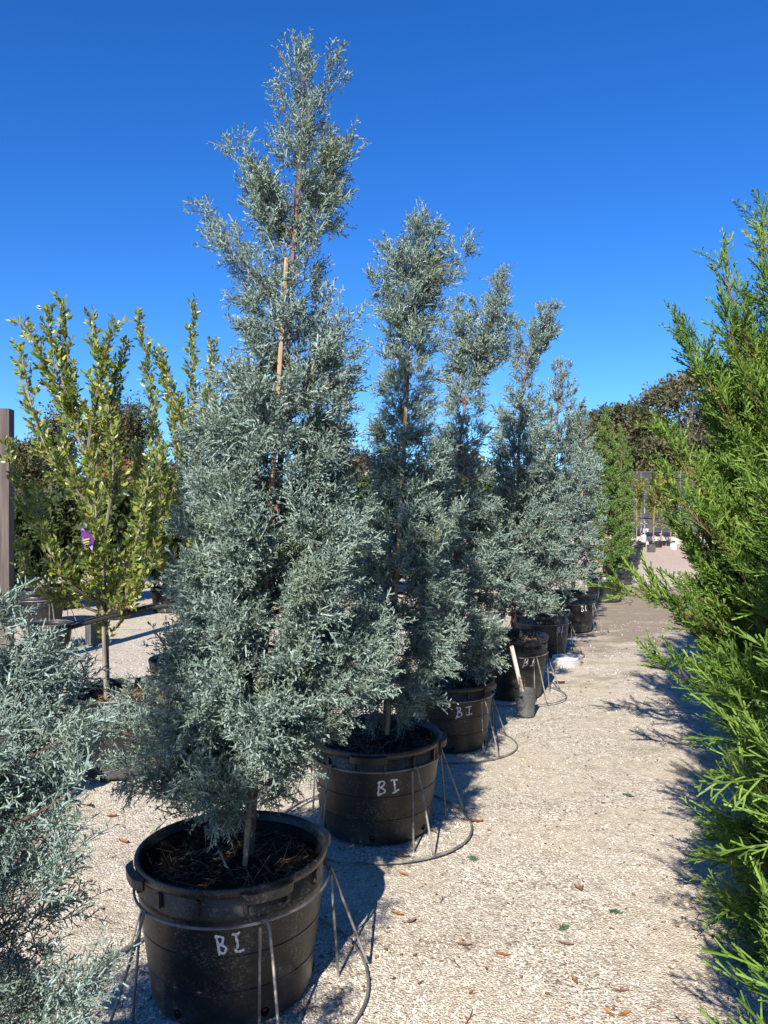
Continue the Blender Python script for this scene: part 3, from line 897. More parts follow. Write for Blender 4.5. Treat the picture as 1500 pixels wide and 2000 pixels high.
blue(5, 'pale blue-grey cypress behind the one with the swept top', X=x + 0.08, Y=d, z0=SOIL, d=d, target=4200, dense=0.5, twig=0.0050, shrink=0.0, g=gg(15), tips=110,
     trunk=[(1068, 1190), (1080, 950), (1092, 800), (1097, 706)],
     rows=[(698, 1088, 1108), (740, 1068, 1126), (800, 1058, 1138), (880, 1045, 1152), (960, 1035, 1162), (1050, 1030, 1160), (1120, 1032, 1152), (1155, 1040, 1135), (1175, 1045, 1110)], spacing=1.5, z_first=0.56, steep=(-8, 52))
x, d = POTXY[5]
blue(6, 'farthest blue-grey cypress, next to the first dark green one', X=x + 0.06, Y=d, z0=SOIL, d=d, target=3000, dense=0.5, twig=0.0058, shrink=0.0, g=gg(16), tips=90,
     trunk=[(1118, 1150), (1130, 980), (1140, 800)],
     rows=[(806, 1132, 1150), (860, 1118, 1160), (930, 1105, 1172), (1010, 1100, 1176), (1080, 1100, 1172), (1125, 1108, 1160)], spacing=1.7, z_first=0.56, steep=(-8, 52), stake=((1118, 1150), (1142, 860), 0.014))
# the tree beside the photographer, cut by the picture's edge
make_pot(-1.02, 1.42, 'black pot at the bottom corner, mostly out of view under blue branches', G_POT, R(30))
make_stand(-1.02, 1.42, R(15), 'wire stand at the bottom corner under blue branches', G_STAND)
blue(0, 'blue-grey cypress cut off by the picture edge, fingers of needles close to the lens', X=-1.0, Y=1.45, z0=SOIL, d=1.45, target=6200, dense=0.85, twig=0.0016, slen=0.10, shrink=0.07, g=gg(10), tips=120,
     trunk=[(-285, 2270), (-270, 1700), (-265, 1200), (-330, 300), (-400, -400)],
     rows=[(-300, -430, -370), (100, -480, -270), (500, -500, -190), (900, -520, -150), (1080, -560, -110), (1200, -600, 0), (1350, -640, 150), (1480, -660, 190), (1600, -660, 150), (1750, -660, 160), (1900, -640, 200), (2000, -600, 180), (2080, -560, 60)],
     extra=[(-270, 1500, 55, 1310, 0.0), (-270, 1590, 160, 1420, -0.1), (-270, 1620, 175, 1470, 0.1), (-270, 1650, 150, 1540, -0.15), (-270, 1800, 110, 1600, -0.1), (-270, 1850, 130, 1690, -0.1), (-270, 1900, 120, 1780, 0.1), (-270, 1990, 165, 1900, -0.1), (-270, 2000, 150, 1970, -0.15), (-270, 2050, 120, 2020, -0.2)],
     spacing=1.0, z_first=0.66, steep=(10, 50))

# ------------------------------------------------------------------ dark green cypresses farther down the row
G_GREEN = 'dark green cypresses at the far end of the row'
def far_green(label, **k):
    return tag(conifer('green_cypress_tree', kind='blue', mat=M['green_far'], bark=M['bark_ley'], **k), label, 'tree', G_GREEN)
GREEN_A = far_green('nearer dark green columnar cypress beyond the blue ones', X=PX(1180, 14.3), Y=14.3, z0=SOIL, d=14.3, target=4600, dense=0.5, twig=0.0085, shrink=-0.03, g=gg(21), tips=110,
          trunk=[(1180, 1120), (1183, 950), (1184, 798)],
          rows=[(802, 1181, 1188), (840, 1170, 1199), (880, 1162, 1206), (960, 1154, 1214), (1030, 1152, 1222), (1090, 1158, 1224), (1112, 1165, 1215)], spacing=1.9, steep=(30, 66), z_first=0.6)
FAR_SECOND = (PX(1217, 17.6), 17.6, SOIL)
for px, d, lab, sl in ((1181, 14.3, 'black pot under the nearer dark green cypress', 'wire stand under the nearer dark green cypress'),
                       (1209, 17.6, 'black pot under the farther dark green cypress', 'wire stand under the farther dark green cypress'),
                       (1219, 19.8, 'black pot just behind the farther dark green cypress', None), (1225, 22.0, 'fourth pot from the far end of the row', None),
                       (1230, 24.2, 'third pot from the far end of the row', None), (1235, 26.6, 'second pot from the far end of the row', None), (1239, 29.2, 'last and tiniest black pot of the long row', None)):
    make_pot(PX(px, d), d, lab, G_POT, R(d * 40), 1.0, 1.0, holes=False, straw=False)
    if sl: make_stand(PX(px, d), d, R(d * 23), sl, G_STAND)

# ------------------------------------------------------------------ bright green cypresses across the aisle
G_LEY = 'bright green cypresses along the other side of the aisle'
def ley(label, **k):
    return tag(conifer('leyland_cypress_tree', kind='green', mat=M['green'], bark=M['bark_ley'], trunk_r=0.035, z_first=0.25, shrink=0.13, bow=1.5, **k), label, 'tree', G_LEY)
LEY_A = ley('big bright green cypress with two whip-like tips against the sky', X=2.72, Y=4.9, z0=0.0, d=4.9, target=5000, dense=0.6, twig=0.0036, g=gg(31), tips=150, spacing=1.05, steep=(25, 64),
    trunk=[(1583, 1500), (1580, 1200), (1575, 800), (1560, 380)],
    rows=[(390, 1545, 1580), (470, 1490, 1640), (560, 1440, 1720), (680, 1405, 1760), (800, 1370, 1800), (900, 1330, 1830), (1000, 1318, 1850), (1100, 1318, 1850), (1200, 1300, 1850), (1300, 1325, 1850), (1400, 1370, 1800)],
    extra=[(1576, 860, 1412, 525, -0.1), (1576, 900, 1335, 640, -0.2), (1576, 800, 1490, 450, -0.2), (1576, 960, 1345, 680, -0.3), (1578, 1130, 1300, 860, -0.3), (1580, 1180, 1305, 940, -0.35), (1580, 1130, 1205, 1155, -0.1), (1580, 1250, 1290, 1180, -0.3),
           (1580, 1350, 1290, 1300, -0.4), (1580, 1000, 1420, 620, -0.5), (1578, 1000, 1380, 740, -0.4)])
LEY_B = ley('bright green cypress whose lowest sprays sweep the ground at the aisle edge', X=2.0, Y=3.0, z0=0.0, d=3.0, target=4300, dense=0.6, twig=0.0022, g=gg(32), tips=160, spacing=1.0, steep=(18, 63),
    trunk=[(1750, 1825), (1748, 1300), (1740, 700), (1735, 100)],
    rows=[(120, 1700, 1770), (300, 1640, 1850), (500, 1590, 1900), (700, 1540, 1950), (900, 1500, 1980), (1100, 1470, 2000), (1250, 1430, 2000), (1400, 1410, 2000), (1550, 1400, 2000), (1680, 1395, 2000), (1780, 1395, 1990), (1815, 1400, 1980)],
    extra=[(1748, 1500, 1465, 1530, -0.1), (1748, 1560, 1465, 1700, -0.1), (1748, 1600, 1462, 1770, -0.1), (1748, 1420, 1440, 1450, 0.1), (1748, 1380, 1420, 1370, 0.1), (1748, 1250, 1480, 960, -0.2), (1748, 1640, 1470, 1800, 0.1), (1748, 1580, 1450, 1640, 0.15)])
def copy_tree(src, loc, rz, sc, label, group):
    c = src.copy(); COL.objects.link(c)
    c.location = loc; c.rotation_euler = (0, 0, rz); c.scale = sc
    tag(c, label, 'tree', group)
    for ch in src.children:
        k = ch.copy(); COL.objects.link(k); k.parent = c
        for g2 in ch.children:
            q = g2.copy(); COL.objects.link(q); q.parent = k
    return c
copy_tree(GREEN_A, FAR_SECOND, R(110), (0.85, 0.85, 1.0), 'farther dark green columnar cypress, slimmer, at the end of the row', G_GREEN)
copy_tree(LEY_A, (3.55, 7.0, 0), R(140), (0.95, 0.95, 0.88), 'bright green cypress mostly hidden behind the big whip-tipped one', G_LEY)
copy_tree(LEY_B, (1.30, 1.70, -0.25), R(150), (0.95, 0.95, 0.9), 'bright green cypress low at the corner, a few yellow-green sprigs in view', G_LEY)
copy_tree(LEY_B, (1.0, 0.15, 0), R(75), (0.85, 0.85, 0.95), 'bright green cypress standing next to the photographer, seen by its shadow', G_LEY)
for X_, Y_, lab in ((2.72, 4.9, 'dark pot hidden under the big whip-tipped green cypress'), (2.0, 3.0, 'dark pot hidden under the ground-sweeping green cypress')):
    make_pot(X_, Y_, lab, 'pots under the bright green cypresses', 0, 0.95, 0.8, straw=False, holes=False)

# ------------------------------------------------------------------ broad-leaved trees
def leaf_template(L, W, fold=0.25):
    v = np.array([[0, 0, 0], [W * 0.5, fold * W * .5, L * 0.4], [0, 0, L * 0.5], [-W * 0.5, fold * W * .5, L * 0.4], [W * .3, fold * W * .2 - 0.06 * L, L * 0.78], [-W * .3, fold * W * .2 - 0.06 * L, L * 0.78], [0, -0.12 * L, L]])
    f = np.array([[0, 1, 2], [0, 2, 3], [2, 1, 4], [2, 5, 3], [2, 4, 6], [2, 6, 5]])
    return v, f

def leafy(name, X, Y, z0, stems, mat, g, leaf=(0.048, 0.020), twig=0.26, per=26, d=5.0, bark=None, stem_r=0.012, tw_ang=0.55, n_tw=None, droop=0.0, simple=False, lo=0.14):
    """upright leafy shrub: stems [(points px,py,dy)] each carrying ascending twigs set with leaves"""
    root = empty(name, (X, Y, z0))
    wood = MB(); P, D, S = [], [], []
    up = np.array([0, 0, 1.0])
    first = True
    for st in stems:
        pts = np.array([[PX(px, d) - X, dy, PZ(py, d) - z0] for px, py, dy in st])
        path = smooth_path(pts, 14)
        L = np.linalg.norm(np.diff(path, axis=0), axis=1).sum()
        rad = [stem_r * (1.5 if first else 0.8) * (1 - 0.85 * i / 13) + 0.001 for i in range(14)]
        if first:
            tb = MB(); tb.tube(path, rad, 7); tb.build('trunk', bark, root); first = False
        else:
            wood.tube(path, rad, 5, cap=False)
        n = n_tw or int(L / 0.0175)
        for k in range(n):
            u = (lo + (1 - lo) * (k + g.random()) / n) * 13
            i = min(12, int(u)); p = path[i] + (path[i + 1] - path[i]) * (u - i)
            T = unit(path[i + 1] - path[i])
            rv = g.normal(0, 1, 3); N = unit(rv - T * np.dot(rv, T))
            dr = unit(T * 0.9 + N * tw_ang + up * (0.25 - droop))
            tl = twig * g.uniform(0.5, 1.2) * (1.05 - 0.6 * u / 13)
            wood.tube([p, p + dr * tl * 0.5, p + dr * tl + up * 0.02], [0.0028, 0.002, 0.001], 3, cap=False)
            m = max(3, int(per * tl / twig))
            for j in range(m):
                w = (j + 0.5) / m
                rv2 = g.normal(0, 1, 3); N2 = unit(rv2 - dr * np.dot(rv2, dr))
                P.append(p + dr * tl * w); D.append(dr * 0.75 + N2 * 0.75 + up * 0.15); S.append(g.uniform(0.6, 1.15))
    P, D, S = np.array(P), np.array(D), np.array(S)
    T_ = [leaf_template(leaf[0], leaf[1], f) for f in (0.15, 0.35, 0.5)]
    if simple:
        T_ = [(t[0][[0, 1, 6, 3]], np.array([[0, 1, 2], [0, 2, 3]])) for t in T_]
    V, Fc = scatter(T_, P, D, S, g)
    obj('crown', mesh_np('crown', V, Fc, mat), root)
    if wood.n: wood.build('limbs', bark, root)
    print(name, 'leaves', len(P), 'tris', len(Fc))
    return root

# two glossy yellow-green shrubs in the next row
g = gg(41)
dA = 5.0
make_pot(PX(240, dA), dA, 'black pot under the yellow-green shrub with the purple tag', 'black pots in the second row', R(15), holes=False)
tag(leafy('broadleaf_shrub_tree', PX(208, dA), dA, 0.40, [
    [(210, 1372, 0), (206, 1180, 0), (196, 1010, 0), (172, 900, 0.02), (150, 800, 0.02), (128, 720, 0.03), (117, 590, 0.03)],
    [(206, 1190, 0), (150, 1120, -0.1), (90, 1020, -0.15), (30, 870, -0.15)], [(206, 1190, 0), (250, 1120, -0.12), (290, 1030, -0.15), (300, 930, -0.1)],
    [(206, 1180, 0), (160, 1080, 0.25), (120, 960, 0.3), (85, 850, 0.3)], [(200, 1060, 0), (235, 940, -0.1), (225, 800, -0.1), (175, 620, 0)],
    [(196, 1010, 0), (120, 900, -0.2), (75, 780, -0.15), (55, 690, -0.1)], [(172, 900, 0), (110, 760, 0.0), (65, 660, 0.0), (42, 630, 0.0)],
    [(180, 920, 0), (200, 800, 0.1), (225, 700, 0.1), (236, 670, 0.1)], [(206, 1180, 0), (215, 1090, -0.3), (225, 1000, -0.32), (215, 900, -0.3)],
    [(206, 1190, 0), (165, 1130, -0.28), (130, 1060, -0.32), (115, 960, -0.3)], [(165, 860, 0), (120, 740, 0), (92, 640, 0), (90, 610, 0)],
    [(206, 1180, 0), (250, 1110, 0.3), (290, 1000, 0.35), (285, 880, 0.3)], [(204, 1200, 0), (270, 1160, -0.2), (310, 1130, -0.25), (325, 1080, -0.25)],
    [(204, 1200, 0), (140, 1160, -0.2), (95, 1120, -0.25), (70, 1060, -0.2)], [(170, 890, 0), (195, 760, -0.05), (205, 700, -0.05), (232, 640, -0.05)]],
    M['leaf'], g, bark=M['bark_grey'], d=dA, twig=0.17, per=16, tw_ang=0.7), 'yellow-green broadleaf shrub tree carrying the purple tag', 'tree', 'broad-leaved shrubs in the second row')
dB = 6.1
make_pot(PX(380, dB), dB, 'black pot under the second yellow-green shrub, behind the blue branches', 'black pots in the second row', R(40), holes=False)
tag(leafy('broadleaf_shrub_tree', PX(378, dB), dB, 0.40, [
    [(378, 1300, 0), (378, 1100, 0), (385, 950, 0), (375, 800, 0), (376, 700, 0), (378, 598, 0)],
    [(380, 1100, 0), (330, 950, -0.1), (300, 800, -0.05), (285, 690, 0), (268, 612, 0)], [(382, 1000, 0), (340, 860, 0.1), (320, 760, 0.1), (300, 690, 0.1)],
    [(384, 950, 0), (400, 820, 0), (412, 740, 0), (412, 670, 0)], [(384, 900, 0), (350, 790, -0.1), (325, 720, -0.1), (322, 690, -0.1)],
    [(380, 1140, 0), (320, 1060, -0.2), (290, 970, -0.25), (280, 880, -0.2)], [(380, 1140, 0), (330, 1080, -0.3), (320, 980, -0.35), (320, 880, -0.3)],
    [(380, 1140, 0), (420, 1020, -0.2), (440, 900, -0.2), (430, 780, -0.2)], [(380, 1120, 0), (350, 1000, 0.3), (330, 900, 0.35), (340, 790, 0.3)],
    [(380, 1140, 0), (300, 1100, 0.1), (265, 1020, 0.1), (260, 940, 0.1)]],
    M['leaf'], g, bark=M['bark_grey'], d=dB, twig=0.18, per=16, tw_ang=0.65), 'yellow-green broadleaf shrub tree partly behind the tallest blue cypress', 'tree', 'broad-leaved shrubs in the second row')
# training stake of the shrub and the horizontal pole tied to it
b = MB(); b.tube([(PX(212, dA), dA - 0.04, 0.40), (PX(206, dA), dA - 0.04, 0.93), (PX(203, dA), dA - 0.03, 1.45)], [0.013, 0.012, 0.010], 7)
st = b.build('stake', M['bark_grey'])
tag(st, 'weathered stake standing in the pot of the purple-tagged shrub', 'stake')
b = MB(); b.tube([(PX(60, 4.9), 4.9, PZ(1252, 4.9)), (PX(125, 4.9), 4.9, PZ(1229, 4.9)), (PX(205, 4.9), 4.9, PZ(1206, 4.9)), (PX(290, 4.9), 4.92, PZ(1188, 4.9)), (PX(400, 4.9), 4.95, PZ(1176, 4.9))], [0.012, 0.015, 0.016, 0.015, 0.013], 7)
po = b.build('support_pole', M['black'])
tag(po, 'black pole slung level between the shrub pots, tied to a stake', 'pole')
b = MB()
b.tube([(PX(60, 4.88), 4.88, PZ(1247, 4.88)), (PX(150, 4.88), 4.88, PZ(1214, 4.88)), (PX(290, 4.88), 4.9, PZ(1183, 4.88))], 0.005, 5)
b.build('tying_cord', M['black'], po)

# purple tag
tg = empty('plant_tag', (PX(168, 4.62), 4.62, PZ(1052, 4.62)), R(12))
tg.rotation_euler = (R(14), R(-16), R(12))
tag(tg, 'torn purple plant tag with yellow print hanging in the shrub', 'tag')
def sheet(pts, th):
    n = len(pts)
    v = [(x, -th / 2 + 0.01 * math.sin(9 * z / 0.1), z) for x, z in pts] + [(x, th / 2 + 0.01 * math.sin(9 * z / 0.1), z) for x, z in pts]
    f = [tuple(range(n)), tuple(range(2 * n - 1, n - 1, -1))] + [(i, i + n, (i + 1) % n + n, (i + 1) % n) for i in range(n)]
    mb = MB(); mb.add(v, f); return mb
sheet([(-0.025, -0.055), (0.0, -0.05), (0.012, -0.085), (0.022, -0.05), (0.045, -0.02), (0.03, 0.03), (0.012, 0.05), (0.002, 0.075), (-0.012, 0.06), (-0.02, 0.03), (-0.032, 0.0)][::-1], 0.0012).build('card', M['purple'], tg, False)
for i, (zc, w) in enumerate(((0.022, 0.028), (0.010, 0.036), (-0.004, 0.040), (-0.018, 0.034), (-0.031, 0.024))):
    mb = MB(); mb.box((0.003 - 0.002 * i, -0.0028 + 0.01 * math.sin(90 * zc), zc), (w, 0.001, 0.009)); o = mb.build('print_line', M['yellow'], tg, False)
mb = MB(); mb.tube([(0, 0, 0.07), (0.01, 0.03, 0.10), (0.03, 0.10, 0.11)], 0.0015, 4); mb.build('tie_string', M['black'], tg)

# ------------------------------------------------------------------ things at the left edge
pd = 8.0
b = MB()
b.box((PX(8, pd), pd, 1.36), (0.15, 0.15, 2.72), R(6))
post = b.build('wooden_post', M['post'], None, False)
tag(post, 'weathered grey timber post at the picture edge', 'post')
b = MB(); b.tube([(PX(8, pd) + 0.075, pd - 0.08, 2.3), (PX(8, pd) + 0.08, pd - 0.085, 2.28)], 0.006, 6); b.build('bolt', M['wire'], post)

copy_tree(BLUE_B, (-2.28, 4.05, SOIL), R(160), (1.0, 1.0, 0.72), 'dim blue-grey cypress at the picture edge in front of the timber post', 'blue cypresses in the second row')
make_pot(-2.28, 4.05, 'black pot of the dim cypress at the picture edge', 'black pots in the second row', R(70), holes=False, straw=False)
# pots standing beyond the second row
for px, d, s, h, lab in ((78, 11.2, 1.0, 1.05, 'tall black pot beside the timber post'), (98, 9.4, 0.75, 0.75, 'low black pot in front of the tall one beside the post')):
    make_pot(PX(px, d), d, lab, 'black pots in the third row', R(d * 31), s, h, holes=False, straw=False)
    make_stand(PX(px, d), d, R(d * 17), 'wire stand round the ' + lab, 'stands in the third row', s)
def small_pot(X, Y, r, h, label, matk='pot_grey', ribs=0):
    root = empty('small_pot', (X, Y, 0))
    tag(root, label, 'plant pot')
    mb = MB(); mb.lathe([(0, 0.003), (r * 0.86, 0.003), (r * 0.88, 0.01), (r, h * 0.93)], 32)
    mb.lathe([(r * 0.95, h * 0.93), (r * 0.9, h * 0.6)][::-1], 32)
    for k in range(ribs):
        a = 2 * math.pi * k / ribs
        mb.box((r * 0.955 * math.sin(a), -r * 0.955 * math.cos(a), h * 0.48), (r * 0.10, r * 0.10, h * 0.8), a)
    mb.build('body', M[matk], root)
    mb = MB(); mb.lathe([(r * 0.955, h * 0.93), (r * 1.03, h * 0.93), (r * 1.045, h * 0.965), (r * 1.03, h), (r * 0.96, h), (r * 0.955, h * 0.93)], 32)
    mb.build('rim', M[matk], root)
    mb = MB(); mb.lathe([(r * 0.93, h * 0.72), (0, h * 0.74)], 24); mb.build('soil', M['soil'], root)
    return root
small_pot(PX(183, 9.6), 9.6, 0.10, 0.27, 'small ribbed grey pot behind the shrub stem', 'pot_grey', 18)
small_pot(PX(1026, 6.22), 6.22, 0.083, 0.215, 'little dusty grey pot with a leaning stick, beside the fourth big pot', 'pot_grey')
sk = empty('marker_stick', (PX(1026, 6.2), 6.22, 0.10))
tag(sk, 'flat wooden stick with a white label leaning in the little grey pot', 'stick')
sk.rotation_euler = (R(6), R(-15.5), R(10))
mb = MB(); mb.box((0, 0, 0.25), (0.03, 0.012, 0.50)); mb.build('shaft', M['stake_white'], sk, False)
mb = MB(); mb.box((0.004, -0.0075, 0.36), (0.018, 0.002, 0.25)); mb.build('paper_label', M['white'], sk, False)

# white lid
lx, ly = PX(1105, 8.35), 8.35
ld = empty('round_lid', (lx, ly, 0))
tag(ld, 'round white lid on a low grey collar, lying at the row edge', 'lid')
mb = MB(); mb.lathe([(0.168, -0.01), (0.163, 0.045), (0.155, 0.052), (0, 0.052)], 32); mb.build('collar', M['grey'], ld)
mb = MB(); mb.lathe([(0.142, 0.036), (0.146, 0.05), (0.142, 0.064), (0.130, 0.066), (0.124, 0.058), (0.06, 0.059), (0.055, 0.063), (0.05, 0.059), (0, 0.058)], 36); co = mb.build('cover', M['white'], ld); co.location = (0, 0, 0.018)

# ------------------------------------------------------------------ litter on the aisle
def leaf_flat(L, W, curl, g, lobes=0):
    n = 9
    left, right = [], []
    for i in range(n):
        u = i / (n - 1)
        w = W * 0.5 * math.sin(math.pi * min(1, u * 0.97 + 0.02)) ** 0.8 * (1 + 0.35 * lobes * math.sin(u * 17)) + 0.0006
        z = curl * (u - 0.5) ** 2 * L + 0.15 * W
        left.append((-w, (u - 0.5) * L, z + abs(w) * 0.55 + g.normal(0, 0.0012))); right.append((w, (u - 0.5) * L, z + abs(w) * 0.35 + g.normal(0, 0.0012)))
    mid = [(0.0, (i / (n - 1) - 0.5) * L, curl * (i / (n - 1) - 0.5) ** 2 * L) for i in range(n)]
    V = left + mid + right
    Tr = []
    for i in range(n - 1):
        for o_ in (0, n):
            a, b2 = o_ + i, o_ + n + i
            Tr += [(a, b2, b2 + 1), (a, b2 + 1, a + 1)]
    Vb = [(x, y, z - 0.0006) for x, y, z in V]
    k = len(V)
    Tr += [(c_ + k, b_ + k, a_ + k) for a_, b_, c_ in list(Tr)]
    return np.array(V + Vb), np.array(Tr)

def gp(px, py):
    d = CAM_H * F / (py - 1000.0)
    return PX(px, d), d
LEAVES = [  # px, py, length, width, mat, turn, label
    (1130, 1733, 0.045, 0.04, 'tan_leaf', 20, 'round purplish-brown dead leaf alone in the middle of the aisle'),
    (776, 1785, 0.055, 0.02, 'orange_leaf', 70, 'orange leaf just outside the nearest pot shadow'),
    (982, 1865, 0.055, 0.018, 'orange_leaf', 80, 'orange leaf lying out in the open aisle'),
    (930, 1604, 0.07, 0.03, 'orange_leaf', 95, 'rusty leaf at the edge of the second stand shadow'),
    (787, 1706, 0.045, 0.018, 'orange_leaf', 60, 'small orange leaf by the second ground hoop'),
    (788, 1671, 0.06, 0.025, 'tan_leaf', 90, 'brown leaf tucked under the second big pot'),
    (803, 1800, 0.05, 0.025, 'tan_leaf', 140, 'curled brown leaf beside the nearest orange one'),
    (1105, 1843, 0.06, 0.02, 'tan_leaf', 75, 'folded brown leaf on the aisle past the open orange one'),
    (1122, 1915, 0.05, 0.018, 'tan_leaf', 10, 'upright brown leaf scrap low on the aisle'),
    (1190, 1980, 0.045, 0.014, 'orange_leaf', 30, 'red-brown scrap near the bottom of the aisle'),
    (1220, 1982, 0.06, 0.02, 'orange_leaf', 120, 'orange leaf lowest on the aisle'),
    (1093, 1333, 0.11, 0.06, 'tan_leaf', 100, 'crumpled rust leaf below the white lid'),
    (905, 1846, 0.06, 0.02, 'tan_leaf', 85, 'thin tan leaf left of the open orange leaf'),
    (240, 1640, 0.06, 0.03, 'orange_leaf', 60, 'orange leaf on bright gravel beside the nearest pot'),
    (218, 1590, 0.055, 0.03, 'orange_leaf', 110, 'orange leaf between the edge cypress and the nearest pot'),
    (1215, 1935, 0.05, 0.02, 'tan_leaf', 100, 'brown leaf close to the corner shadow'),
]
for i, (px, py, L, W, mk, tn, lab) in enumerate(LEAVES):
    x, y = gp(px, py)
    v, t = leaf_flat(L, W, 0.5, gg(60 + i), 1 if i % 3 == 0 else 0)
    o = obj('fallen_leaf', mesh_np('fallen_leaf', v, t, M[mk], True))
    o.location = (x, y, float(ground_z(x, y)) + 0.006)
    o.rotation_euler = (R(4), R(3), R(tn))
    tag(o, lab, 'leaf', 'fallen leaves on the aisle')
SPRIGS = [(1188, 1773, 0.05, 'fallen green cypress sprig right of the round dead leaf'), (1090, 1813, 0.04, 'slim dark green sprig on the open aisle'),
          (925, 1680, 0.045, 'small grey-green sprig beside the second ground hoop'), (1240, 1555, 0.06, 'green sprig lying where the corner shadow fingers reach')]
for i, (px, py, s, lab) in enumerate(SPRIGS):
    x, y = gp(px, py)
    v, t = spray_green(0.0016, gg(80 + i), 0.8, s)
    o = obj('fallen_sprig', mesh_np('fallen_sprig', v, t, M['twig_green']))
    o.location = (x, y, float(ground_z(x, y)) + 0.008)
    o.rotation_euler = (R(82), 0, R(40 + 70 * i))
    tag(o, lab, 'sprig', 'fallen sprigs on the aisle')
TW = [(885, 1880, 0.075, 35, 'short dark twig on the aisle near the open orange leaf'), (915, 1990, 0.10, -25, 'forked twig at the very bottom of the aisle'), (862, 1755, 0.055, -15, 'thin reddish twig on pale chips right of the pot shadow')]
for i, (px, py, L, tn, lab) in enumerate(TW):
    x, y = gp(px, py)
    mb = MB()
    mb.tube([(0, -L / 2, 0), (0.004, 0, 0.003), (-0.002, L / 2, 0.001)], [0.0022, 0.002, 0.001], 5)
    mb.tube([(0.004, 0, 0.003), (0.016, L * 0.22, 0.006)], [0.0014, 0.0007], 4)
    mb.tube([(0.002, -L * .2, 0.002), (-0.012, L * 0.02, 0.005)], [0.0014, 0.0007], 4)
    o = mb.build('fallen_twig', M['bark_red'])
    o.location = (x, y, float(ground_z(x, y)) + 0.006); o.rotation_euler = (0, 0, R(tn))
    tag(o, lab, 'twig', 'fallen twigs on the aisle')
# unnumbered crumbs of leaf and bark
n = 1100
g = gg(90)
u = g.random(n)
y = 2.1 / (1 - u * (1 - 2.1 / 14.0)); x = (g.random(n) * 1.1 - 0.55) * y
T_ = []
for k in range(4):
    v, t = leaf_flat(0.018, 0.007, 0.6, gg(95 + k)); h = len(v) // 2; T_.append((v[:h, [0, 2, 1]], t[:len(t) // 2]))
az = g.random(n) * 6.283
D = np.stack([np.cos(az), np.sin(az), g.normal(0, 0.12, n)], 1)
V, Fc = scatter(T_, np.stack([x, y, ground_z(x, y) + 0.006], 1), D, g.uniform(0.35, 1.3, n) * np.clip(y / 5, 1, 2), g, np.tile([0, 0, 1.0], (n, 1)))
o = obj('leaf_litter', mesh_np('leaf_litter', V, Fc, M['dead_leaf']))
tag(o, 'brown crumbs of leaf and bark strewn over the gravel', 'leaf litter', kind='stuff')

# ------------------------------------------------------------------ end of the aisle
fd = 46.0
fe = empty('shade_fence', (PX(1290, fd), fd, 0))
tag(fe, 'tall dark shade-cloth fence across the end of the aisle', 'fence')
W_, H_ = 13.0, PZ(922, fd)
nx_, nz_ = 60, 14
V = []
for iz in range(nz_ + 1):
    for ix in range(nx_ + 1):
        xx = -W_ / 2 + W_ * ix / nx_
        V.append((xx, 0.05 * math.sin(xx * 2.1 + iz * 0.5) * (1 - abs(2 * iz / nz_ - 1)), 0.1 + (H_ - 0.1) * iz / nz_ - (0.03 * abs(math.sin(xx * 1.2)) if iz == nz_ else 0)))
Fq = [(i * (nx_ + 1) + j, i * (nx_ + 1) + j + 1, (i + 1) * (nx_ + 1) + j + 1, (i + 1) * (nx_ + 1) + j) for i in range(nz_) for j in range(nx_)]
mb = MB(); mb.add(V, Fq); mb.build('shade_cloth', M['cloth'], fe)
mb = MB(); mb.tube([(-W_ / 2, -0.04, H_), (W_ / 2, -0.04, H_)], 0.025, 6); mb.build('top_rail', M['steel'], fe)
for k in range(6):
    mb = MB(); xx = -W_ / 2 + 0.6 + k * 2.35
    mb.tube([(xx, -0.12, 0), (xx, -0.1, H_ + 0.03)], 0.03, 7); mb.build('fence_post', M['steel'], fe)
# pale block ledge and soil bank
wd = 39.0
b = MB(); b.box((PX(1285, wd), wd, 0.20), (9.0, 0.35, 0.40)); lw = b.build('low_wall', M['block'], None, False)
tag(lw, 'low pale block wall behind the young trees at the aisle end', 'wall')
b = MB(); b.box((PX(1285, wd + 1.6), wd + 1.6, 0.28), (9.0, 2.6, 0.56), 0, 0.9); bank = b.build('soil_bank', M['redsoil'], None, False)
tag(bank, 'reddish soil bank heaped behind the low pale wall', kind='structure')
b = MB(); b.box((PX(1248, 41.0), 41.0, 0.66), (0.95, 0.4, 0.22)); lb = b.build('stone_block', M['block'], None, False)
tag(lb, 'pale cut stone block lying on the soil bank', 'stone')
# pipe trellis
td = 38.2
tr_ = empty('pipe_trellis', (PX(1259, td), td, 0))
tag(tr_, 'silver pipe frame that the young trees are tied to', 'trellis')
for dx in (-3.0, 0.0, 3.0):
    mb = MB(); mb.tube([(dx, 0, 0), (dx, 0, PZ(965, td))], 0.035, 7); mb.build('upright', M['pipe'], tr_)
for py, mt in ((990, 'pipe'), (1011, 'black'), (1021, 'pipe')):
    mb = MB(); z = PZ(py, td); mb.tube([(-3, -0.05, z + 0.05), (-1, -0.05, z), (1.5, -0.05, z - (0.08 if py > 1000 else 0)), (3, -0.05, z)], 0.026, 6); mb.build('rail', M[mt], tr_)
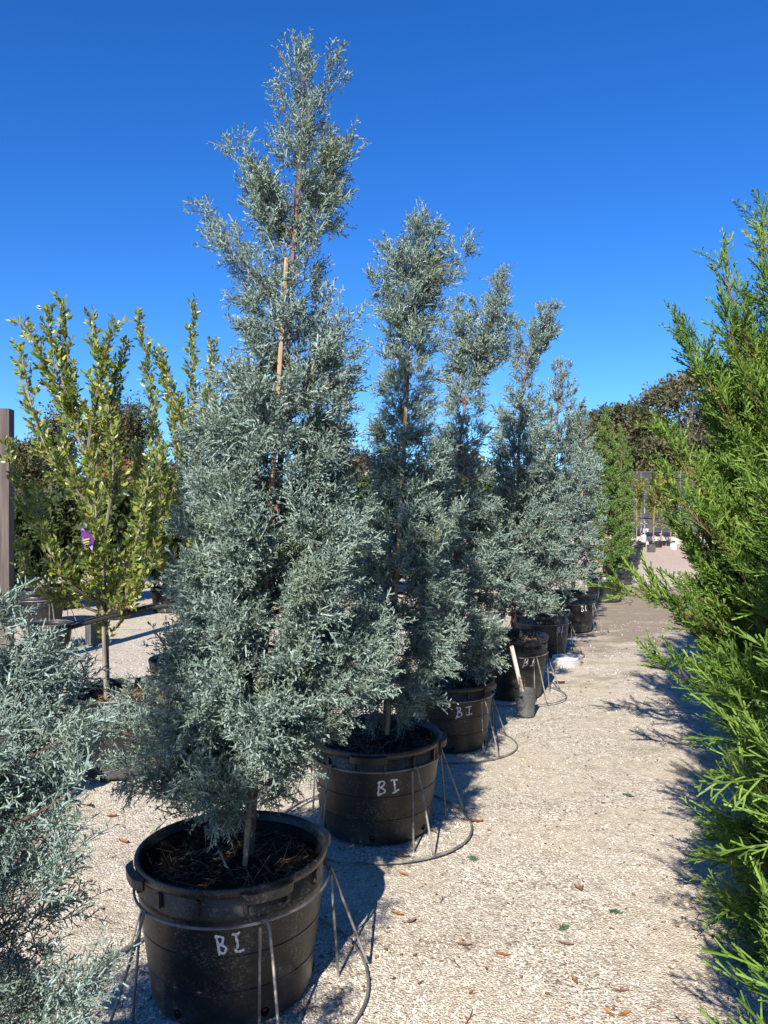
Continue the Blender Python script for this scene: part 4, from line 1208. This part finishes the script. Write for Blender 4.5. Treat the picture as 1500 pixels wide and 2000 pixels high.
# young staked trees
for i, (px, top, dd, lab) in enumerate(((1243, 925, 37.4, 'young yellowing tree leftmost of those tied to the pipe frame'), (1276, 936, 36.8, 'fullest young yellowing tree, middle of those tied to the pipe frame'),
                                        (1292, 944, 37.6, 'young yellowing tree just right of the fullest one'), (1310, 936, 37.2, 'young yellowing tree rightmost of those tied to the pipe frame'))):
    g = gg(100 + i)
    make_pot(PX(px, dd), dd, 'black pot of the ' + lab[:lab.find(' tree') + 5] + ', ' + ('leftmost', 'front middle', 'rear middle', 'rightmost')[i] + ' at the aisle end', 'pots at the aisle end', R(30 * i), 0.62, 0.8, straw=False, holes=False)
    bx = px + (6 if i in (1,) else 0)
    stems = [[(px, 1058, 0), (px + 1, 1010, 0), (bx, 960, 0), (bx, top, 0)]]
    for k in range(7):
        y0 = 1015 - k * 9
        sx_ = g.choice([-1, 1]) * g.uniform(5, 11)
        stems.append([(px, y0, 0), (px + sx_ * 0.6, y0 - 14, g.normal(0, .2)), (px + sx_, y0 - 34, g.normal(0, .3))])
    tag(leafy('young_tree', PX(px, dd), dd, 0.30, stems, M['gold'], g, leaf=(0.15, 0.075), twig=0.45, per=10, d=dd, bark=M['stake'], stem_r=0.014, n_tw=26, simple=True), lab, 'tree', 'young trees tied to the pipe frame')
# white jug and loose small pots in front
jx, jd = PX(1257, 36.0), 36.0
jg = empty('white_jug', (jx, jd, 0)); tag(jg, 'white plastic jug upended on a small black pot at the aisle end', 'jug')
mb = MB(); mb.lathe([(0.10, 0.20), (0.12, 0.24), (0.13, 0.30), (0.13, 0.52), (0.11, 0.58), (0.03, 0.60)], 20, True, True); mb.build('body', M['dull_white'], jg)
mb = MB(); mb.lathe([(0.09, 0.0), (0.11, 0.20), (0.10, 0.21)], 20, True, True); mb.build('black_base', M['black'], jg)
small_pot(PX(1272, 31.5), 31.5, 0.17, 0.31, 'small grey pot standing alone in the end of the aisle', 'pot_grey', 16)
small_pot(PX(1287, 35.6), 35.6, 0.15, 0.30, 'small black pot right of the lone grey one at the aisle end', 'pot', 0)
wb = MB(); wb.lathe([(0.14, 0.0), (0.17, 0.10), (0.14, 0.26), (0.06, 0.32)], 12, True, True, wob=lambda a, z: 1 + 0.12 * math.sin(3 * a + z * 6))
o = wb.build('white_sack', M['dull_white']); o.location = (PX(1316, 33.5), 33.5, 0)
tag(o, 'lumpy white sack by the green branches at the aisle end', 'sack')

# ------------------------------------------------------------------ background trees
def crown_tree(name, X, Y, H, Rx, Rz, zc, n_clump, n_leaf, leaf, mat, bark, g, label, group, clump=0.9, bare=0, trunk_r=0.3, narrow=False):
    root = empty(name, (X, Y, 0))
    tag(root, label, 'tree', group)
    mb = MB(); mb.tube([(0, 0, -0.1), (0.1, 0, zc * 0.5), (0, 0.1, zc), (0.1, 0, zc + Rz * 0.5)], [trunk_r, trunk_r * .8, trunk_r * .5, trunk_r * 0.2], 8)
    mb.build('trunk', bark, root)
    v = unit(g.normal(0, 1, (n_clump, 3)))
    rad = g.uniform(0.35, 1.0, n_clump) ** 0.45
    C = v * rad[:, None] * np.array([Rx, Rx, Rz]) * (1 + 0.10 * np.sin(v[:, :1] * 5 + v[:, 2:] * 7)) + np.array([0, 0, zc])
    C[:, 2] = np.maximum(C[:, 2], 0.6)
    wood = MB()
    for c in C[:: max(1, n_clump // 26)]:
        wood.tube([(0, 0, zc * 0.45 + 0.2 * c[2]), tuple(c * [0.5, 0.5, 0.8]), tuple(c)], [trunk_r * 0.28, trunk_r * 0.16, trunk_r * 0.05], 5, cap=False)
    for k in range(bare):
        a = g.uniform(-2.8, -0.3); z1 = zc + g.uniform(-0.2, 0.7) * Rz
        e = np.array([math.cos(a) * Rx * g.uniform(.8, 1.02), math.sin(a) * Rx * g.uniform(0.9, 1.05), z1])
        wood.tube([(0, 0, zc * 0.6), tuple(e * [0.55, 0.55, 0.85]), tuple(e)], [trunk_r * 0.3, trunk_r * 0.22, trunk_r * 0.07], 5, cap=False)
    wood.build('limbs', bark, root)
    cs = clump * g.uniform(0.6, 1.25, n_clump)
    P = (C[:, None] + unit(g.normal(0, 1, (n_clump, n_leaf, 3))) * (g.random((n_clump, n_leaf, 1)) ** 0.5) * cs[:, None, None] * np.array([1, 1, 0.75])).reshape(-1, 3)
    Dd = unit(g.normal(0, 1, P.shape) + np.array([0, 0, 0.2]) + unit(P - np.array([0, 0, zc])) * 0.6)
    t = leaf_template(leaf, leaf * 0.62, 0.3); t = (t[0][[0, 1, 6, 3]], np.array([[0, 1, 2], [0, 2, 3]]))
    V, Fc = scatter([t], P, Dd, g.uniform(0.6, 1.3, len(P)), g)
    V[:, 2] = np.maximum(V[:, 2], 0.05)
    obj('crown', mesh_np('crown', V, Fc, mat), root)
    return root
G_OAK = 'oaks behind the shade fence'
M['bark_dark'] = bark_mat('dark_grey_bark', (0.04, 0.033, 0.028), (0.10, 0.085, 0.07), 6)
def bgtree(px, top, half, d, label, seed, bottom=None, mat='oak', n=130, bare=4, leaf=0.28, group=G_OAK):
    H = PZ(top, d); Rx = half / F * d
    zb = PZ(bottom, d) if bottom else H * 0.2
    zc, Rz = (H + zb) / 2, (H - zb) / 2
    return crown_tree('oak_tree', PX(px, d), d, H, Rx * 0.9, Rz * 0.92, zc, n, 80 if d > 40 else 85, leaf, M[mat], M['bark_oak'] if mat == 'oak' else M['bark_dark'], gg(seed), label, group, clump=0.115 * (Rx + Rz) + 0.2, bare=bare, trunk_r=min(0.3, 0.05 * Rx + 0.02))
bgtree(1345, 714, 118, 60.0, 'largest brown-leaved oak above the shade fence', 201, 935, n=190, bare=9)
bgtree(1220, 778, 75, 62.0, 'smaller brown-green oak left of the largest one', 202, 930, n=130, bare=5)
bgtree(1455, 712, 95, 64.0, 'brown oak behind the bright green cypress tips', 203, 935, n=120, bare=4)
bgtree(1152, 802, 45, 75.0, 'distant dark oak just above the farthest blue cypress', 204, 930, mat='olive', n=90, bare=1)
bgtree(1270, 850, 80, 52.0, 'low brown oak whose crown touches the fence top', 205, 945, n=110, bare=3)
bgtree(1390, 850, 70, 54.0, 'low brown oak by the fence, behind the green branches', 206, 945, n=90, bare=3)
G_BG = 'trees beyond the left rows'
bgtree(462, 772, 42, 48.0, 'rounded olive tree peeping past the tallest blue cypress', 211, 930, 'olive', 80, 0, 0.28, G_BG)
bgtree(215, 778, 40, 26.0, 'brownish upright tree between the two yellow-green shrubs', 212, 1040, 'olive', 150, 0, 0.11, G_BG)
bgtree(258, 776, 30, 27.5, 'slimmer brownish tree beside the upright one', 213, 1040, 'olive', 130, 0, 0.11, G_BG)
bgtree(105, 800, 34, 29.0, 'brownish tree behind the purple-tagged shrub', 214, 1040, 'olive', 110, 0, 0.12, G_BG)
bgtree(40, 850, 38, 25.0, 'dark tree glimpsed past the timber post', 215, 1045, 'olive', 110, 0, 0.12, G_BG)
bgtree(246, 900, 42, 13.0, 'rust-red shrub glowing between the yellow-green ones', 216, 1045, 'rust', 90, 0, 0.055, G_BG)
bgtree(890, 880, 32, 17.0, 'rust-orange tree seen between the second and third blue cypresses', 217, 1040, 'rust', 110, 0, 0.075, G_BG)
bgtree(700, 885, 28, 19.0, 'rust-brown tree seen between the first two blue cypresses', 218, 1040, 'rust', 90, 0, 0.075, G_BG)
bgtree(330, 900, 55, 20.0, 'olive tree low behind the second yellow-green shrub', 219, 1050, 'olive', 90, 0, 0.09, G_BG)
bgtree(150, 940, 70, 17.0, 'dark olive bush low behind the purple-tagged shrub', 220, 1060, 'olive', 100, 0, 0.09, G_BG)
bgtree(40, 960, 50, 14.0, 'dark olive bush low behind the timber post', 221, 1080, 'olive', 80, 0, 0.08, G_BG)
for i, (px, top, half, d, bot, mk, lab) in enumerate((
        (25, 985, 60, 12.3, 1150, 'holly', 'dark evergreen shrub in the third row, beside the timber post'), (122, 960, 58, 13.2, 1140, 'holly', 'dark evergreen shrub in the third row, behind the purple-tagged shrub'),
        (225, 950, 62, 12.0, 1155, 'holly', 'dark evergreen shrub in the third row, below the rust-red one'), (330, 965, 60, 12.8, 1145, 'holly', 'dark evergreen shrub in the third row, behind the second yellow-green shrub'),
        (440, 940, 66, 13.5, 1140, 'holly', 'dark evergreen shrub in the third row, behind the tallest blue cypress'), (575, 945, 70, 14.2, 1135, 'holly', 'dark evergreen shrub in the third row, behind the stake of the tallest cypress'),
        (705, 925, 66, 14.8, 1130, 'holly', 'dark evergreen shrub in the third row, between the first two blue cypresses'), (838, 925, 62, 15.5, 1125, 'holly', 'dark evergreen shrub in the third row, behind the second blue cypress'),
        (945, 930, 58, 16.5, 1120, 'holly', 'dark evergreen shrub in the third row, behind the third blue cypress'), (1035, 935, 50, 18.0, 1110, 'holly', 'dark evergreen shrub in the third row, behind the swept-top cypress'))):
    H = PZ(top, d); zb = PZ(bot, d); Rx = half / F * d
    crown_tree('evergreen_shrub', PX(px, d), d, H, Rx * 0.88, (H - zb) / 2 * 0.9, (H + zb) / 2, 70, 80, 0.11, M[mk], M['bark_dark'], gg(240 + i), lab, 'dark shrubs in the third row', clump=0.12 * (Rx + H - zb) + 0.04, trunk_r=0.03)
    make_pot(PX(px, d), d, 'black pot of the ' + lab[:lab.find(' in the')] + lab[lab.find(','):].replace(',', ''), 'black pots in the third row', R(40 * i), 0.85, 0.95, holes=False, straw=False)
# a wood closing the horizon
n = 14000
g = gg(230)
xx = g.uniform(-75, 60, n); 
hh = 4.6 + 1.4 * np.sin(xx * 0.31) + 1.1 * np.sin(xx * 0.83 + 1) + 0.6 * np.sin(xx * 2.3)
zz = g.random(n) ** 0.8 * hh
yy = 72 + g.normal(0, 1.2, n) - 1.5 * (1 - zz / hh)
t = leaf_template(0.95, 0.65, 0.3); t = (t[0][[0, 1, 6, 3]], np.array([[0, 1, 2], [0, 2, 3]]))
V, Fc = scatter([t], np.stack([xx, yy, zz + 0.3], 1), unit(g.normal(0, 1, (n, 3))), g.uniform(0.6, 1.2, n), g)
o = obj('distant_woods', mesh_np('distant_woods', V, Fc, M['olive']))
tag(o, 'hazy line of distant woods closing the horizon', 'woods', kind='stuff')
